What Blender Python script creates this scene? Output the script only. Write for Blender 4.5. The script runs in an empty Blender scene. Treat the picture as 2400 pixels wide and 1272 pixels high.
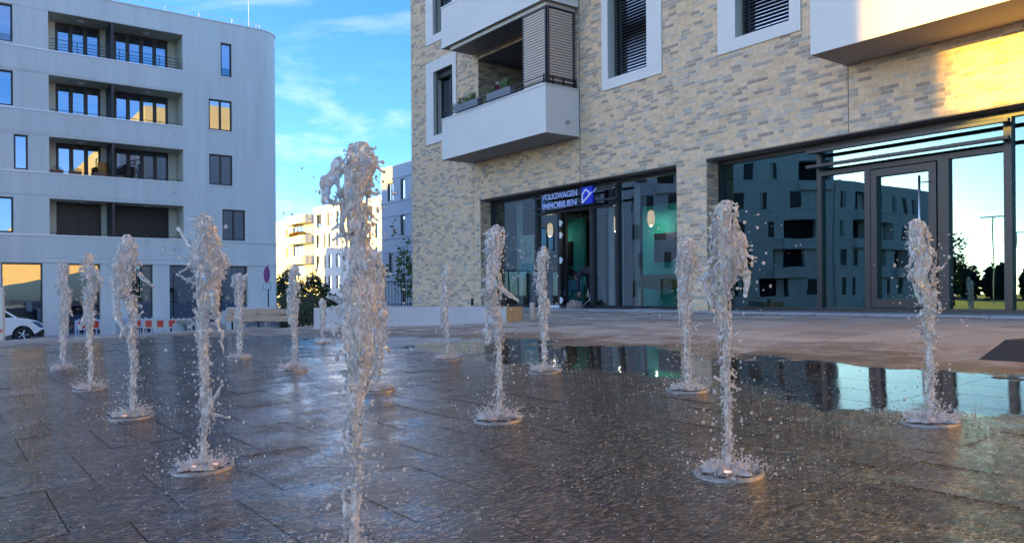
import bpy, bmesh, math, random
from mathutils import Vector, Matrix, noise as mnoise
random.seed(7)
R = math.radians
scn = bpy.context.scene
C = scn.collection
ZO = 1.95                      # street level is world z = 0; the lens is 1.95 m above it

# ------------------------------------------------------------------ camera
F_PX, ROLL = 1850.0, 0.0075
cam_d = bpy.data.cameras.new('camera'); cam = bpy.data.objects.new('camera', cam_d); C.objects.link(cam)
cam_d.sensor_width = 36.0; cam_d.lens = 36.0 * F_PX / 2400.0
cam_d.shift_y = 54.0 / 2400.0
cam_d.clip_start = 0.05; cam_d.clip_end = 3000
cam.location = (0, 0, ZO)
cam.rotation_euler = (Matrix.Rotation(R(90), 4, 'X') @ Matrix.Rotation(-math.atan(ROLL), 4, 'Z')).to_euler()
scn.camera = cam

# ------------------------------------------------------------------ light
SUN_EL = 7.0; SUN_VEC = Vector((-1, -0.05)).normalized()
w = bpy.data.worlds.new('World'); scn.world = w; w.use_nodes = True
nt = w.node_tree; nt.nodes.clear(); N_ = nt.nodes.new; L_ = nt.links.new
out = N_('ShaderNodeOutputWorld'); bg = N_('ShaderNodeBackground'); bg.inputs['Strength'].default_value = 0.15
sky = N_('ShaderNodeTexSky'); sky.sky_type = 'NISHITA'; sky.sun_disc = False
sky.sun_elevation = R(SUN_EL); sky.sun_rotation = math.atan2(SUN_VEC.x, SUN_VEC.y)
sky.air_density = 0.6; sky.dust_density = 0.4; sky.ozone_density = 2.4; sky.altitude = 100
tc = N_('ShaderNodeTexCoord'); mp = N_('ShaderNodeMapping'); mp.inputs['Scale'].default_value = (1.0, 1.0, 4.0); mp.inputs['Location'].default_value = (8.75, -13.59, 8.18)
mp.inputs['Rotation'].default_value = (0.0, 0.1, 0.2)
cl = N_('ShaderNodeTexNoise'); cl.inputs['Scale'].default_value = 2.4; cl.inputs['Detail'].default_value = 8; cl.inputs['Roughness'].default_value = 0.6; cl.inputs['Distortion'].default_value = 0.6
cr = N_('ShaderNodeValToRGB'); cr.color_ramp.elements[0].position = 0.45; cr.color_ramp.elements[1].position = 0.74
cm = N_('ShaderNodeMath'); cm.operation = 'MULTIPLY'; cm.inputs[1].default_value = 0.20
mx = N_('ShaderNodeMixRGB'); mx.inputs['Color2'].default_value = (5.8, 5.0, 4.2, 1)
hsv = N_('ShaderNodeHueSaturation'); hsv.inputs['Hue'].default_value = 0.503; hsv.inputs['Saturation'].default_value = 1.15; hsv.inputs['Value'].default_value = 0.85
L_(tc.outputs['Generated'], mp.inputs['Vector']); L_(mp.outputs['Vector'], cl.inputs['Vector']); L_(cl.outputs['Fac'], cr.inputs['Fac'])
L_(cr.outputs['Color'], cm.inputs[0]); L_(cm.outputs['Value'], mx.inputs['Fac']); L_(sky.outputs['Color'], hsv.inputs['Color']); L_(hsv.outputs['Color'], mx.inputs['Color1'])
L_(mx.outputs['Color'], bg.inputs['Color']); L_(bg.outputs['Background'], out.inputs['Surface'])
sd = bpy.data.lights.new('sun', 'SUN'); sd.energy = 3.6; sd.angle = R(0.5); sd.color = (1.0, 0.62, 0.07)
sun = bpy.data.objects.new('sun', sd); C.objects.link(sun)
svec = Vector((SUN_VEC.x * math.cos(R(SUN_EL)), SUN_VEC.y * math.cos(R(SUN_EL)), math.sin(R(SUN_EL))))
sun.rotation_euler = svec.to_track_quat('Z', 'Y').to_euler(); sun.location = (-20, -5, 30)
scn.view_settings.view_transform = 'Standard'; scn.view_settings.look = 'None'
scn.view_settings.exposure = 2.42; scn.view_settings.gamma = 1.0; scn.view_settings.use_curve_mapping = False
scn.render.engine = 'CYCLES'
scn.cycles.max_bounces = 12; scn.cycles.transmission_bounces = 10; scn.cycles.transparent_max_bounces = 16
scn.cycles.glossy_bounces = 6; scn.cycles.caustics_reflective = False; scn.cycles.caustics_refractive = False

# ------------------------------------------------------------------ frames
# the whole quarter is laid out on one grid: s runs along the brick front, q is the distance in front of it
_h = math.hypot(.806, .592); NX, NY = .806 / _h, .592 / _h
RZ = math.atan2(-NX, NY)
def gw(s, q): return (s * NY + q * NX, -s * NX + q * NY)
def sq(x, y): return (x * NY - y * NX, x * NX + y * NY)
def gz(q): return -0.375 + 0.045 * (q - 13.6)          # the paved plane, camera-height datum
def tagit(o, label=None, cat=None, group=None, kind=None):
    if label: o['label'] = label
    if cat: o['category'] = cat
    if group: o['group'] = group
    if kind: o['kind'] = kind
    return o
def thing(name, base, label=None, cat=None, group=None, kind=None, grid=True):
    o = bpy.data.objects.new(name, None); C.objects.link(o); o.empty_display_size = .2
    x, y = gw(base[0], base[1]) if grid else base[:2]
    o.location = (x, y, base[2] + ZO)
    if grid: o.rotation_euler = (0, 0, RZ)
    BASE[o.name] = tuple(base)
    return tagit(o, label, cat, group, kind)
BASE = {}
class MB:
    def __init__(s): s.v = []; s.f = []; s.m = []; s.sm = False
    def face(s, pts, m=0):
        n = len(s.v); s.v += [tuple(p) for p in pts]; s.f.append(tuple(range(n, n + len(pts)))); s.m.append(m)
    def idx(s, pts, faces, m=0):
        n = len(s.v); s.v += [tuple(p) for p in pts]
        for f in faces: s.f.append(tuple(n + i for i in f)); s.m.append(m)
    def box(s, a0, a1, b0, b1, c0, c1, m=0, T=None):
        P = [(a, b, c) for a in (a0, a1) for b in (b0, b1) for c in (c0, c1)]
        if T: P = [T(*p) for p in P]
        s.idx(P, [(0,1,3,2),(4,6,7,5),(0,4,5,1),(2,3,7,6),(0,2,6,4),(1,5,7,3)], m)
    def tube(s, pts, r, n=8, m=0, cap=True):
        rs = r if isinstance(r, (list, tuple)) else [r] * len(pts)
        pts = [Vector(p) for p in pts]; rings = []
        ref = None
        for i, p in enumerate(pts):
            d = (pts[min(i+1, len(pts)-1)] - pts[max(i-1, 0)])
            if d.length < 1e-9: d = Vector((0, 0, 1))
            d.normalize()
            if ref is None: ref = Vector((1, 0, 0)) if abs(d.x) < .8 else Vector((0, 1, 0))
            u = (ref - d * ref.dot(d)).normalized(); ref = u; v = d.cross(u)
            rings.append([p + (u * math.cos(k * 2 * math.pi / n) + v * math.sin(k * 2 * math.pi / n)) * rs[i] for k in range(n)])
        P = [q for rg in rings for q in rg]; F = []
        for i in range(len(pts) - 1):
            for k in range(n): F.append((i*n+k, i*n+(k+1) % n, (i+1)*n+(k+1) % n, (i+1)*n+k))
        if cap: F.append(tuple(range(n))[::-1]); F.append(tuple((len(pts)-1)*n+k for k in range(n)))
        s.idx(P, F, m)
    def ico(s, c, r, sub=0, m=0, sc=(1, 1, 1)):
        V, F = ICO[sub]
        s.idx([(c[0]+v[0]*r*sc[0], c[1]+v[1]*r*sc[1], c[2]+v[2]*r*sc[2]) for v in V], F, m)
    def lathe(s, prof, n=24, c=(0, 0, 0), m=0):
        P = [(c[0]+r*math.cos(k*2*math.pi/n), c[1]+r*math.sin(k*2*math.pi/n), c[2]+z) for r, z in prof for k in range(n)]
        F = [(i*n+k, i*n+(k+1) % n, (i+1)*n+(k+1) % n, (i+1)*n+k) for i in range(len(prof)-1) for k in range(n)]
        s.idx(P, F, m)
    def mesh(s, name, mats, base=(0, 0, 0), smooth=False):
        me = bpy.data.meshes.new(name)
        me.from_pydata([(v[0]-base[0], v[1]-base[1], v[2]-base[2]) for v in s.v], [], s.f)
        if not isinstance(mats, (list, tuple)): mats = [mats]
        for m in mats: me.materials.append(m)
        if len(mats) > 1: me.polygons.foreach_set('material_index', s.m)
        if smooth: me.polygons.foreach_set('use_smooth', [True] * len(s.f))
        me.update(); return me
    def build(s, name, mats, parent=None, smooth=False, grid=True, kind=None, label=None, base=None):
        if parent is not None and base is None: base = ABS.get(parent.name) or BASE[parent.name]
        b = base or (0, 0, 0)
        o = bpy.data.objects.new(name, s.mesh(name, mats, b, smooth)); C.objects.link(o)
        if parent is not None: o.parent = parent; ABS[o.name] = b
        else:
            x, y = gw(b[0], b[1]) if grid else b[:2]
            o.location = (x, y, b[2] + ZO)
            if grid: o.rotation_euler = (0, 0, RZ)
            BASE[o.name] = b
        if kind: o['kind'] = kind
        if label: o['label'] = label
        return o
ABS = {}
def _ico(sub):
    bm = bmesh.new(); bmesh.ops.create_icosphere(bm, subdivisions=sub+1, radius=1)
    V = [tuple(v.co) for v in bm.verts]; F = [tuple(v.index for v in f.verts) for f in bm.faces]; bm.free(); return V, F
ICO = [_ico(0), _ico(1), _ico(2)]

# ------------------------------------------------------------------ materials
def mat(name, col, rough=.6, metal=0, spec=.5, var=0, vscale=3, bump=0, bscale=60, emit=None, es=0, coat=0, grain=None, noiserough=0):
    m = bpy.data.materials.new(name); m.use_nodes = True; n = m.node_tree.nodes; l = m.node_tree.links
    b = n['Principled BSDF']; b.inputs['Base Color'].default_value = (*col, 1); b.inputs['Roughness'].default_value = rough
    b.inputs['Metallic'].default_value = metal; b.inputs['Specular IOR Level'].default_value = spec; b.inputs['Coat Weight'].default_value = coat
    if emit: b.inputs['Emission Color'].default_value = (*emit, 1); b.inputs['Emission Strength'].default_value = es
    if var or bump:
        g = n.new('ShaderNodeNewGeometry')
    if var:
        t = n.new('ShaderNodeTexNoise'); t.inputs['Scale'].default_value = vscale; t.inputs['Detail'].default_value = 6; t.inputs['Roughness'].default_value = .65
        mpg = n.new('ShaderNodeMapping')
        if grain: mpg.inputs['Rotation'].default_value = (0, 0, -RZ); mpg.inputs['Scale'].default_value = grain
        l.new(g.outputs['Position'], mpg.inputs['Vector']); l.new(mpg.outputs['Vector'], t.inputs['Vector'])
        mr = n.new('ShaderNodeMapRange'); mr.inputs['From Min'].default_value = .3; mr.inputs['From Max'].default_value = .7
        mr.inputs['To Min'].default_value = 1 - var; mr.inputs['To Max'].default_value = 1 + var
        l.new(t.outputs['Fac'], mr.inputs['Value'])
        mc = n.new('ShaderNodeMixRGB'); mc.blend_type = 'MULTIPLY'; mc.inputs['Fac'].default_value = 1; mc.inputs['Color1'].default_value = (*col, 1)
        l.new(mr.outputs['Result'], mc.inputs['Color2']); l.new(mc.outputs['Color'], b.inputs['Base Color'])
        if noiserough:
            m2 = n.new('ShaderNodeMapRange'); m2.inputs['To Min'].default_value = max(.02, rough - noiserough); m2.inputs['To Max'].default_value = rough + noiserough
            l.new(t.outputs['Fac'], m2.inputs['Value']); l.new(m2.outputs['Result'], b.inputs['Roughness'])
    if bump:
        t2 = n.new('ShaderNodeTexNoise'); t2.inputs['Scale'].default_value = bscale; t2.inputs['Detail'].default_value = 3
        l.new(g.outputs['Position'], t2.inputs['Vector'])
        bp = n.new('ShaderNodeBump'); bp.inputs['Strength'].default_value = bump; bp.inputs['Distance'].default_value = .01
        l.new(t2.outputs['Fac'], bp.inputs['Height']); l.new(bp.outputs['Normal'], b.inputs['Normal'])
    return m
def glass(name, tint, refl, fac, wav=.0):
    m = bpy.data.materials.new(name); m.use_nodes = True; n = m.node_tree.nodes; l = m.node_tree.links; n.clear()
    o = n.new('ShaderNodeOutputMaterial'); tr = n.new('ShaderNodeBsdfTransparent'); tr.inputs['Color'].default_value = (*tint, 1)
    gl = n.new('ShaderNodeBsdfGlossy'); gl.inputs['Roughness'].default_value = 0.0; gl.inputs['Color'].default_value = (*refl, 1)
    lw = n.new('ShaderNodeFresnel'); lw.inputs['IOR'].default_value = 1.5
    mr = n.new('ShaderNodeMapRange'); mr.inputs['From Max'].default_value = .6; mr.inputs['To Min'].default_value = fac; mr.inputs['To Max'].default_value = 1
    l.new(lw.outputs['Fac'], mr.inputs['Value'])
    mxs = n.new('ShaderNodeMixShader'); l.new(mr.outputs['Result'], mxs.inputs['Fac']); l.new(tr.outputs['BSDF'], mxs.inputs[1]); l.new(gl.outputs['BSDF'], mxs.inputs[2]); l.new(mxs.outputs['Shader'], o.inputs['Surface'])
    if wav:
        g = n.new('ShaderNodeNewGeometry'); t = n.new('ShaderNodeTexNoise'); t.inputs['Scale'].default_value = .9; t.inputs['Detail'].default_value = 1
        l.new(g.outputs['Position'], t.inputs['Vector']); bp = n.new('ShaderNodeBump'); bp.inputs['Strength'].default_value = wav; bp.inputs['Distance'].default_value = .02
        l.new(t.outputs['Fac'], bp.inputs['Height']); l.new(bp.outputs['Normal'], gl.inputs['Normal'])
    return m
M = {}
M['render_l'] = mat('pale_render', (.62, .595, .565), .85, var=.08, vscale=1.8, grain=(1, 1, .10), bump=.15, bscale=120)
M['render_b'] = mat('grey_white_render', (.76, .71, .65), .8, var=.03, vscale=1.2, bump=.1, bscale=120)
M['render_y'] = mat('cream_render', (.66, .65, .62), .85, var=.03, vscale=.5)
M['render_w'] = mat('white_render', (.70, .70, .70), .85, var=.03, vscale=.5)
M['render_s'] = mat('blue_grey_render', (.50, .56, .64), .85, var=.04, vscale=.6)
M['render_i'] = mat('warm_loggia_render', (.62, .58, .48), .85, var=.03)
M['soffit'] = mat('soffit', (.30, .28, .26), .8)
M['trim'] = mat('cream_trim', (.68, .64, .55), .7)
M['sheet'] = mat('light_sheet_metal', (.70, .71, .72), .4, metal=.3)
M['anthr'] = mat('anthracite_metal', (.028, .03, .034), .38, metal=.4, var=.1, vscale=6)
M['dframe'] = mat('dark_window_frame', (.035, .03, .032), .5)
M['black'] = mat('black_metal', (.015, .015, .017), .45)
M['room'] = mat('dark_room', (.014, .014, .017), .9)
M['curtain'] = mat('curtain', (.55, .53, .48), .9)
M['steel'] = mat('brushed_steel', (.55, .54, .52), .3, metal=1)
M['wsteel'] = mat('wet_steel', (.30, .27, .23), .3, metal=.5, var=.3, vscale=25, bump=.4, bscale=90)
M['slat'] = mat('slat_timber', (.68, .54, .43), .7, var=.08, vscale=20)
M['wood'] = mat('bench_timber', (.42, .32, .23), .7, var=.2, vscale=4, grain=(1, 12, 12), bump=.2)
M['wood2'] = mat('weathered_bench_timber', (.27, .23, .20), .75, var=.2, vscale=4, grain=(1, 12, 12))
M['concrete'] = mat('smooth_concrete', (.46, .48, .50), .75, var=.09, vscale=1.5, bump=.2, bscale=40, noiserough=.1)
M['bouncetan'] = mat('bounce_lit_tan', (.50, .36, .20), .7, var=.1, vscale=8)  # tan stands in for warm light bounced onto the concrete end face
M['white'] = mat('white_plastic', (.75, .75, .74), .5, var=.06)
M['red'] = mat('red_reflective', (.62, .035, .02), .45)
M['paint'] = mat('white_car_paint', (.78, .78, .79), .25, coat=.8)
M['tyre'] = mat('tyre_rubber', (.02, .02, .02), .8)
M['rubber'] = mat('black_rubber_granulate', (.022, .022, .023), .75, var=.3, vscale=40, bump=.5, bscale=150)
M['asph'] = mat('asphalt', (.06, .06, .062), .85, var=.2, vscale=6, bump=.3, bscale=150)
M['strip'] = mat('blue_grey_threshold_stone', (.34, .34, .36), .6, var=.12, vscale=8)
M['teal'] = mat('teal_wall_paint', (.04, .52, .45), .7)
M['teald'] = mat('dark_teal', (.03, .20, .19), .6)
M['poster'] = mat('poster_pale', (.55, .68, .62), .6)
M['posterb'] = mat('poster_blue', (.02, .38, .55), .6)
M['skin'] = mat('skin', (.45, .27, .20), .6)
M['cloth_d'] = mat('dark_navy_cloth', (.018, .018, .035), .9)
M['cloth_b'] = mat('black_cloth', (.012, .012, .013), .9)
M['hair'] = mat('dark_hair', (.02, .014, .01), .7)
M['olive'] = mat('olive_panel', (.16, .17, .06), .7)
M['signblue'] = mat('royal_blue', (.01, .03, .55), .35)
M['letter'] = mat('letter_lilac', (.50, .55, .90), .35)
M['logow'] = mat('logo_white', (.82, .84, .90), .4)
M['signred'] = mat('sign_red', (.55, .02, .03), .4)
M['bark'] = mat('bark', (.10, .075, .055), .9, var=.2, vscale=20)
M['leaf1'] = mat('leaf_green', (.06, .11, .025), .6, var=.35, vscale=3)
M['leaf2'] = mat('leaf_light', (.085, .12, .03), .6, var=.3, vscale=5)
M['leafd'] = mat('leaf_dark', (.018, .03, .014), .7, var=.3, vscale=5)
M['grass'] = mat('ornamental_grass', (.07, .13, .03), .6, var=.3, vscale=20)
M['flower_r'] = mat('dark_red_flower', (.18, .02, .05), .7)
M['flower_o'] = mat('orange_flower', (.60, .16, .03), .7)
M['flower_y'] = mat('yellow_flower', (.55, .42, .06), .7)
M['zinc'] = mat('ribbed_planter', (.30, .31, .33), .45, metal=.3)
M['wicker'] = mat('orange_wicker', (.42, .17, .03), .7)
M['terracotta'] = mat('terracotta', (.22, .09, .06), .8)
M['lamp_w'] = mat('lit_nozzle_lamp', (.9, .7, .5), .4, emit=(1, .52, .40), es=.3)
M['rag'] = mat('patterned_cloth', (.26, .20, .17), .9, var=.9, vscale=22)
M['ragw'] = mat('white_rag', (.65, .66, .7), .9)
M['headl'] = mat('headlight_glass', (.05, .10, .22), .08, coat=1)
M['glass_car'] = glass('car_glass', (.12, .14, .15), (.8, .9, 1), .25)
M['g_shop'] = glass('shop_glass', (.72, .80, .78), (.66, .84, .92), .20, .05)
M['g_shop2'] = glass('coated_shop_glass', (.20, .38, .40), (.34, .60, .62), .26, .08)
M['g_win'] = glass('window_glass', (.40, .43, .45), (.58, .72, .92), .36, .03)
M['g_far'] = glass('far_window_glass', (.3, .3, .3), (.8, .9, 1), .35)
BR = [('cream', (.78, .545, .34), .26), ('buff', (.75, .515, .30), .20), ('sand', (.68, .46, .27), .15), ('grey', (.46, .355, .26), .16), ('pale_grey', (.60, .475, .355), .12), ('brown', (.40, .285, .20), .08), ('slate', (.46, .395, .32), .03)]
BM = [mat('brick_' + n, c, .8, var=.14, vscale=9, bump=.5, bscale=70) for n, c, _ in BR]
M['mortar'] = mat('mortar', (.72, .59, .47), .9, var=.08, vscale=5)
M['joint'] = mat('dark_joint', (.05, .05, .05), .9)
# water: clear where thin, whitened by entrained air in patches
def water(name, lo, hi, scale):
    m = bpy.data.materials.new(name); m.use_nodes = True; n = m.node_tree.nodes; l = m.node_tree.links; n.clear()
    o = n.new('ShaderNodeOutputMaterial'); g = n.new('ShaderNodeBsdfGlass'); g.inputs['IOR'].default_value = 1.33; g.inputs['Roughness'].default_value = .02; g.inputs['Color'].default_value = (.98, 1, 1, 1)
    p = n.new('ShaderNodeBsdfPrincipled'); p.inputs['Base Color'].default_value = (1, .97, .93, 1); p.inputs['Roughness'].default_value = .12
    p.inputs['Specular IOR Level'].default_value = .7; p.inputs['Subsurface Weight'].default_value = .0
    tl = n.new('ShaderNodeBsdfTranslucent'); tl.inputs['Color'].default_value = (1, .99, .96, 1)
    ml = n.new('ShaderNodeMixShader'); ml.inputs['Fac'].default_value = .5; l.new(p.outputs['BSDF'], ml.inputs[1]); l.new(tl.outputs['BSDF'], ml.inputs[2])
    ge = n.new('ShaderNodeNewGeometry'); mpn = n.new('ShaderNodeMapping'); mpn.inputs['Scale'].default_value = (1, 1, .45); l.new(ge.outputs['Position'], mpn.inputs['Vector'])
    t = n.new('ShaderNodeTexNoise'); t.inputs['Scale'].default_value = scale; t.inputs['Detail'].default_value = 5; t.inputs['Roughness'].default_value = .7; l.new(mpn.outputs['Vector'], t.inputs['Vector'])
    mr = n.new('ShaderNodeMapRange'); mr.inputs['From Min'].default_value = .44; mr.inputs['From Max'].default_value = .58; mr.inputs['To Min'].default_value = lo; mr.inputs['To Max'].default_value = hi
    l.new(t.outputs['Fac'], mr.inputs['Value'])
    mxs = n.new('ShaderNodeMixShader'); l.new(mr.outputs['Result'], mxs.inputs['Fac']); l.new(g.outputs['BSDF'], mxs.inputs[1]); l.new(ml.outputs['Shader'], mxs.inputs[2]); l.new(mxs.outputs['Shader'], o.inputs['Surface'])
    bp = n.new('ShaderNodeBump'); bp.inputs['Strength'].default_value = 1; bp.inputs['Distance'].default_value = .005; t2 = n.new('ShaderNodeTexNoise'); t2.inputs['Scale'].default_value = scale * 1.6; t2.inputs['Detail'].default_value = 3; t2.inputs['Distortion'].default_value = .8
    l.new(mpn.outputs['Vector'], t2.inputs['Vector']); l.new(t2.outputs['Fac'], bp.inputs['Height'])
    for s_ in (g, p): l.new(bp.outputs['Normal'], s_.inputs['Normal'])
    return m
M['water'] = water('aerated_water', .14, 1.0, 42)
M['drop'] = water('water_drop', .45, .95, 300)
M['foam'] = water('splash_foam', .70, 1.0, 150)
# paving: dry pinkish concrete stone that turns dark and glossy where the fountain wets it
def paving():
    m = bpy.data.materials.new('plaza_stone'); m.use_nodes = True; n = m.node_tree.nodes; l = m.node_tree.links; b = n['Principled BSDF']
    def nd(t, **k):
        x = n.new(t)
        for a, v in k.items(): x.inputs[a].default_value = v
        return x
    def math_(op, a, bb=None, c=None):
        x = n.new('ShaderNodeMath'); x.operation = op
        for i, v in enumerate((a, bb, c)):
            if v is None: continue
            if hasattr(v, 'links'): l.new(v, x.inputs[i])
            else: x.inputs[i].default_value = v
        return x.outputs[0]
    def mrange(v, a0, a1, b0, b1, smooth=True):
        x = n.new('ShaderNodeMapRange'); x.interpolation_type = 'SMOOTHSTEP' if smooth else 'LINEAR'
        l.new(v, x.inputs['Value'])
        for k, vv in zip(('From Min', 'From Max', 'To Min', 'To Max'), (a0, a1, b0, b1)): x.inputs[k].default_value = vv
        return x.outputs['Result']
    def noise(scale, detail=4, rough=.6, dist=0, vec=None):
        x = nd('ShaderNodeTexNoise', Scale=scale, Detail=detail, Roughness=rough, Distortion=dist); l.new(vec or g.outputs['Position'], x.inputs['Vector']); return x.outputs['Fac']
    def mixc(f, a, bb, mode='MIX'):
        x = n.new('ShaderNodeMixRGB'); x.blend_type = mode
        for i, v in zip((0, 1, 2), (f, a, bb)):
            if hasattr(v, 'links'): l.new(v, x.inputs[i])
            elif isinstance(v, tuple): x.inputs[i].default_value = (*v, 1)
            else: x.inputs[i].default_value = v
        return x.outputs[0]
    g = n.new('ShaderNodeNewGeometry'); mpn = n.new('ShaderNodeMapping'); mpn.inputs['Rotation'].default_value = (0, 0, -RZ); l.new(g.outputs['Position'], mpn.inputs['Vector'])
    sp = n.new('ShaderNodeSeparateXYZ'); l.new(mpn.outputs['Vector'], sp.inputs[0]); S, Q = sp.outputs['X'], sp.outputs['Y']
    mps = n.new('ShaderNodeMapping'); mps.inputs['Scale'].default_value = (1, .36, 1); l.new(mpn.outputs['Vector'], mps.inputs['Vector'])
    nb = noise(.55, 5, .65); n2 = noise(2.6, 5, .7); nf = noise(13, 4, .7)
    edge = math_('ADD', math_('MULTIPLY', math_('SUBTRACT', nb, .5), 3.2), math_('MULTIPLY', math_('SUBTRACT', n2, .5), 1.6))
    qe = math_('MINIMUM', math_('MULTIPLY_ADD', S, .42, 11.2), 6.95)
    d1 = math_('ADD', math_('SUBTRACT', qe, Q), edge); d2 = math_('ADD', math_('ADD', S, 17.2), edge)
    dist = math_('MINIMUM', d1, d2)
    wet = mrange(dist, -.10, .16, 0, 1)
    damp = mrange(math_('ADD', dist, math_('MULTIPLY', math_('SUBTRACT', n2, .5), 5.0)), -2.0, -.2, 0, 1)
    # dry colours
    dry = mixc(nf, (.28, .26, .225), (.50, .465, .40)); dry = mixc(mrange(nb, .35, .65, 0, .5), dry, (.28, .255, .215))
    dampc = (.17, .13, .085)
    col = mixc(damp, dry, dampc)
    spk = noise(62, 4, .8, .9, mps.outputs['Vector']); wetc = mixc(mrange(spk, .50, .62, 0, 1), (.006, .006, .007), (.34, .26, .17)); wetc = mixc(mrange(n2, .3, .7, 0, .45), wetc, (.028, .022, .016))  # stone speckle, its gold-brown contrast raised to imitate ripple glints
    oi = n.new('ShaderNodeObjectInfo'); rnd = math_('ADD', oi.outputs['Random'], g.outputs['Random Per Island']); rnd = math_('FRACT', math_('MULTIPLY', rnd, 7.13))
    col = mixc(1.0, mixc(wet, col, wetc), mixc(wet, mixc(rnd, (.74, .74, .76), (1.16, 1.14, 1.10)), mixc(rnd, (.88, .88, .90), (1.1, 1.09, 1.06))), 'MULTIPLY'); l.new(col, b.inputs['Base Color'])
    # a calm film of standing water lies along the far margin of the wet patch, ripples elsewhere
    calm = mrange(math_('ADD', Q, math_('ADD', math_('MULTIPLY', math_('SUBTRACT', nb, .5), 2.6), math_('MULTIPLY', math_('SUBTRACT', n2, .5), 2.0))), 4.95, 5.35, 0, 1)
    calm = math_('MULTIPLY', calm, mrange(S, -14.2, -13.2, 0, 1))
    rr = mixc(damp, (.75, .75, .75), (.55, .55, .55)); rw = mixc(calm, (.13, .13, .13), (.03, .03, .03)); rr = mixc(wet, rr, rw); l.new(rr, b.inputs['Roughness'])
    l.new(mrange(wet, 0, 1, .4, .04, False), b.inputs['Specular IOR Level'])
    mpy = n.new('ShaderNodeSeparateXYZ'); l.new(g.outputs['Position'], mpy.inputs[0])
    flow = math_('ABSOLUTE', math_('ADD', mpy.outputs['X'], math_('MULTIPLY', mpy.outputs['Y'], .215)))
    flow = mrange(math_('ADD', flow, math_('MULTIPLY', math_('SUBTRACT', n2, .5), 1.2)), .35, 1.3, 1, 0)
    film = math_('MAXIMUM', math_('MULTIPLY', calm, .8), math_('MAXIMUM', flow, math_('ADD', mrange(nb, .4, .7, .38, .66), mrange(S, -5.5, -2.0, 0, .3))))
    l.new(math_('MULTIPLY', wet, film), b.inputs['Coat Weight']); b.inputs['Coat IOR'].default_value = 1.33; b.inputs['Coat Roughness'].default_value = .03
    # relief
    rip = noise(30, 5, .75, 1.8, mps.outputs['Vector']); rip2 = noise(110, 2, .6, .5, mps.outputs['Vector'])
    amp = math_('MULTIPLY', wet, mrange(calm, 0, 1, 1, .010, False)); amp = math_('MULTIPLY', amp, mrange(nb, .3, .7, .8, 1.5)); amp = math_('MULTIPLY', amp, mrange(flow, 0, 1, 1, .45, False)); amp = math_('MULTIPLY', amp, mrange(n2, .36, .64, .25, 1.5))
    hgt = math_('MULTIPLY', math_('ADD', math_('MULTIPLY', rip, 1.0), math_('MULTIPLY', rip2, .35)), amp)
    stone = math_('MULTIPLY', noise(140, 3, .7), mrange(wet, 0, 1, .5, .05, False)); stone = math_('MULTIPLY', stone, mrange(math_('MULTIPLY', calm, wet), 0, 1, 1, .01, False))
    bp = nd('ShaderNodeBump', Strength=1.0, Distance=.0095); l.new(math_('ADD', hgt, stone), bp.inputs['Height'])
    l.new(bp.outputs['Normal'], b.inputs['Normal']); l.new(bp.outputs['Normal'], b.inputs['Coat Normal'])
    return m
M['paving'] = paving()

# ------------------------------------------------------------------ generic builders
def wallface(mb, T, a0, a1, z0, z1, holes, m=0, mh=None):
    """front skin with real openings; T(a, d, z) maps to the frame, holes = (a0,a1,z0,z1,depth[,back])"""
    mh = m if mh is None else mh
    A = sorted({a0, a1} | {h[0] for h in holes} | {h[1] for h in holes}); Z = sorted({z0, z1} | {h[2] for h in holes} | {h[3] for h in holes})
    A = [a for a in A if a0 <= a <= a1]; Z = [z for z in Z if z0 <= z <= z1]
    for i in range(len(A)-1):
        for j in range(len(Z)-1):
            ca, cz = (A[i]+A[i+1])/2, (Z[j]+Z[j+1])/2
            if any(h[0] < ca < h[1] and h[2] < cz < h[3] for h in holes): continue
            mb.face([T(A[i], 0, Z[j]), T(A[i+1], 0, Z[j]), T(A[i+1], 0, Z[j+1]), T(A[i], 0, Z[j+1])], m)
    for h in holes:
        b0, b1, y0, y1, d = h[:5]
        mb.face([T(b0, 0, y0), T(b0, d, y0), T(b0, d, y1), T(b0, 0, y1)], mh); mb.face([T(b1, 0, y0), T(b1, d, y0), T(b1, d, y1), T(b1, 0, y1)], mh)
        mb.face([T(b0, 0, y0), T(b1, 0, y0), T(b1, d, y0), T(b0, d, y0)], mh); mb.face([T(b0, 0, y1), T(b1, 0, y1), T(b1, d, y1), T(b0, d, y1)], mh)
def room(mb, T, a0, a1, z0, z1, d0, d1, m=0):
    for P in ([(a0,d1,z0),(a1,d1,z0),(a1,d1,z1),(a0,d1,z1)], [(a0,d0,z0),(a0,d1,z0),(a0,d1,z1),(a0,d0,z1)], [(a1,d0,z0),(a1,d1,z0),(a1,d1,z1),(a1,d0,z1)],
              [(a0,d0,z0),(a1,d0,z0),(a1,d1,z0),(a0,d1,z0)], [(a0,d0,z1),(a1,d0,z1),(a1,d1,z1),(a0,d1,z1)]):
        mb.face([T(*p) for p in P], m)
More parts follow.
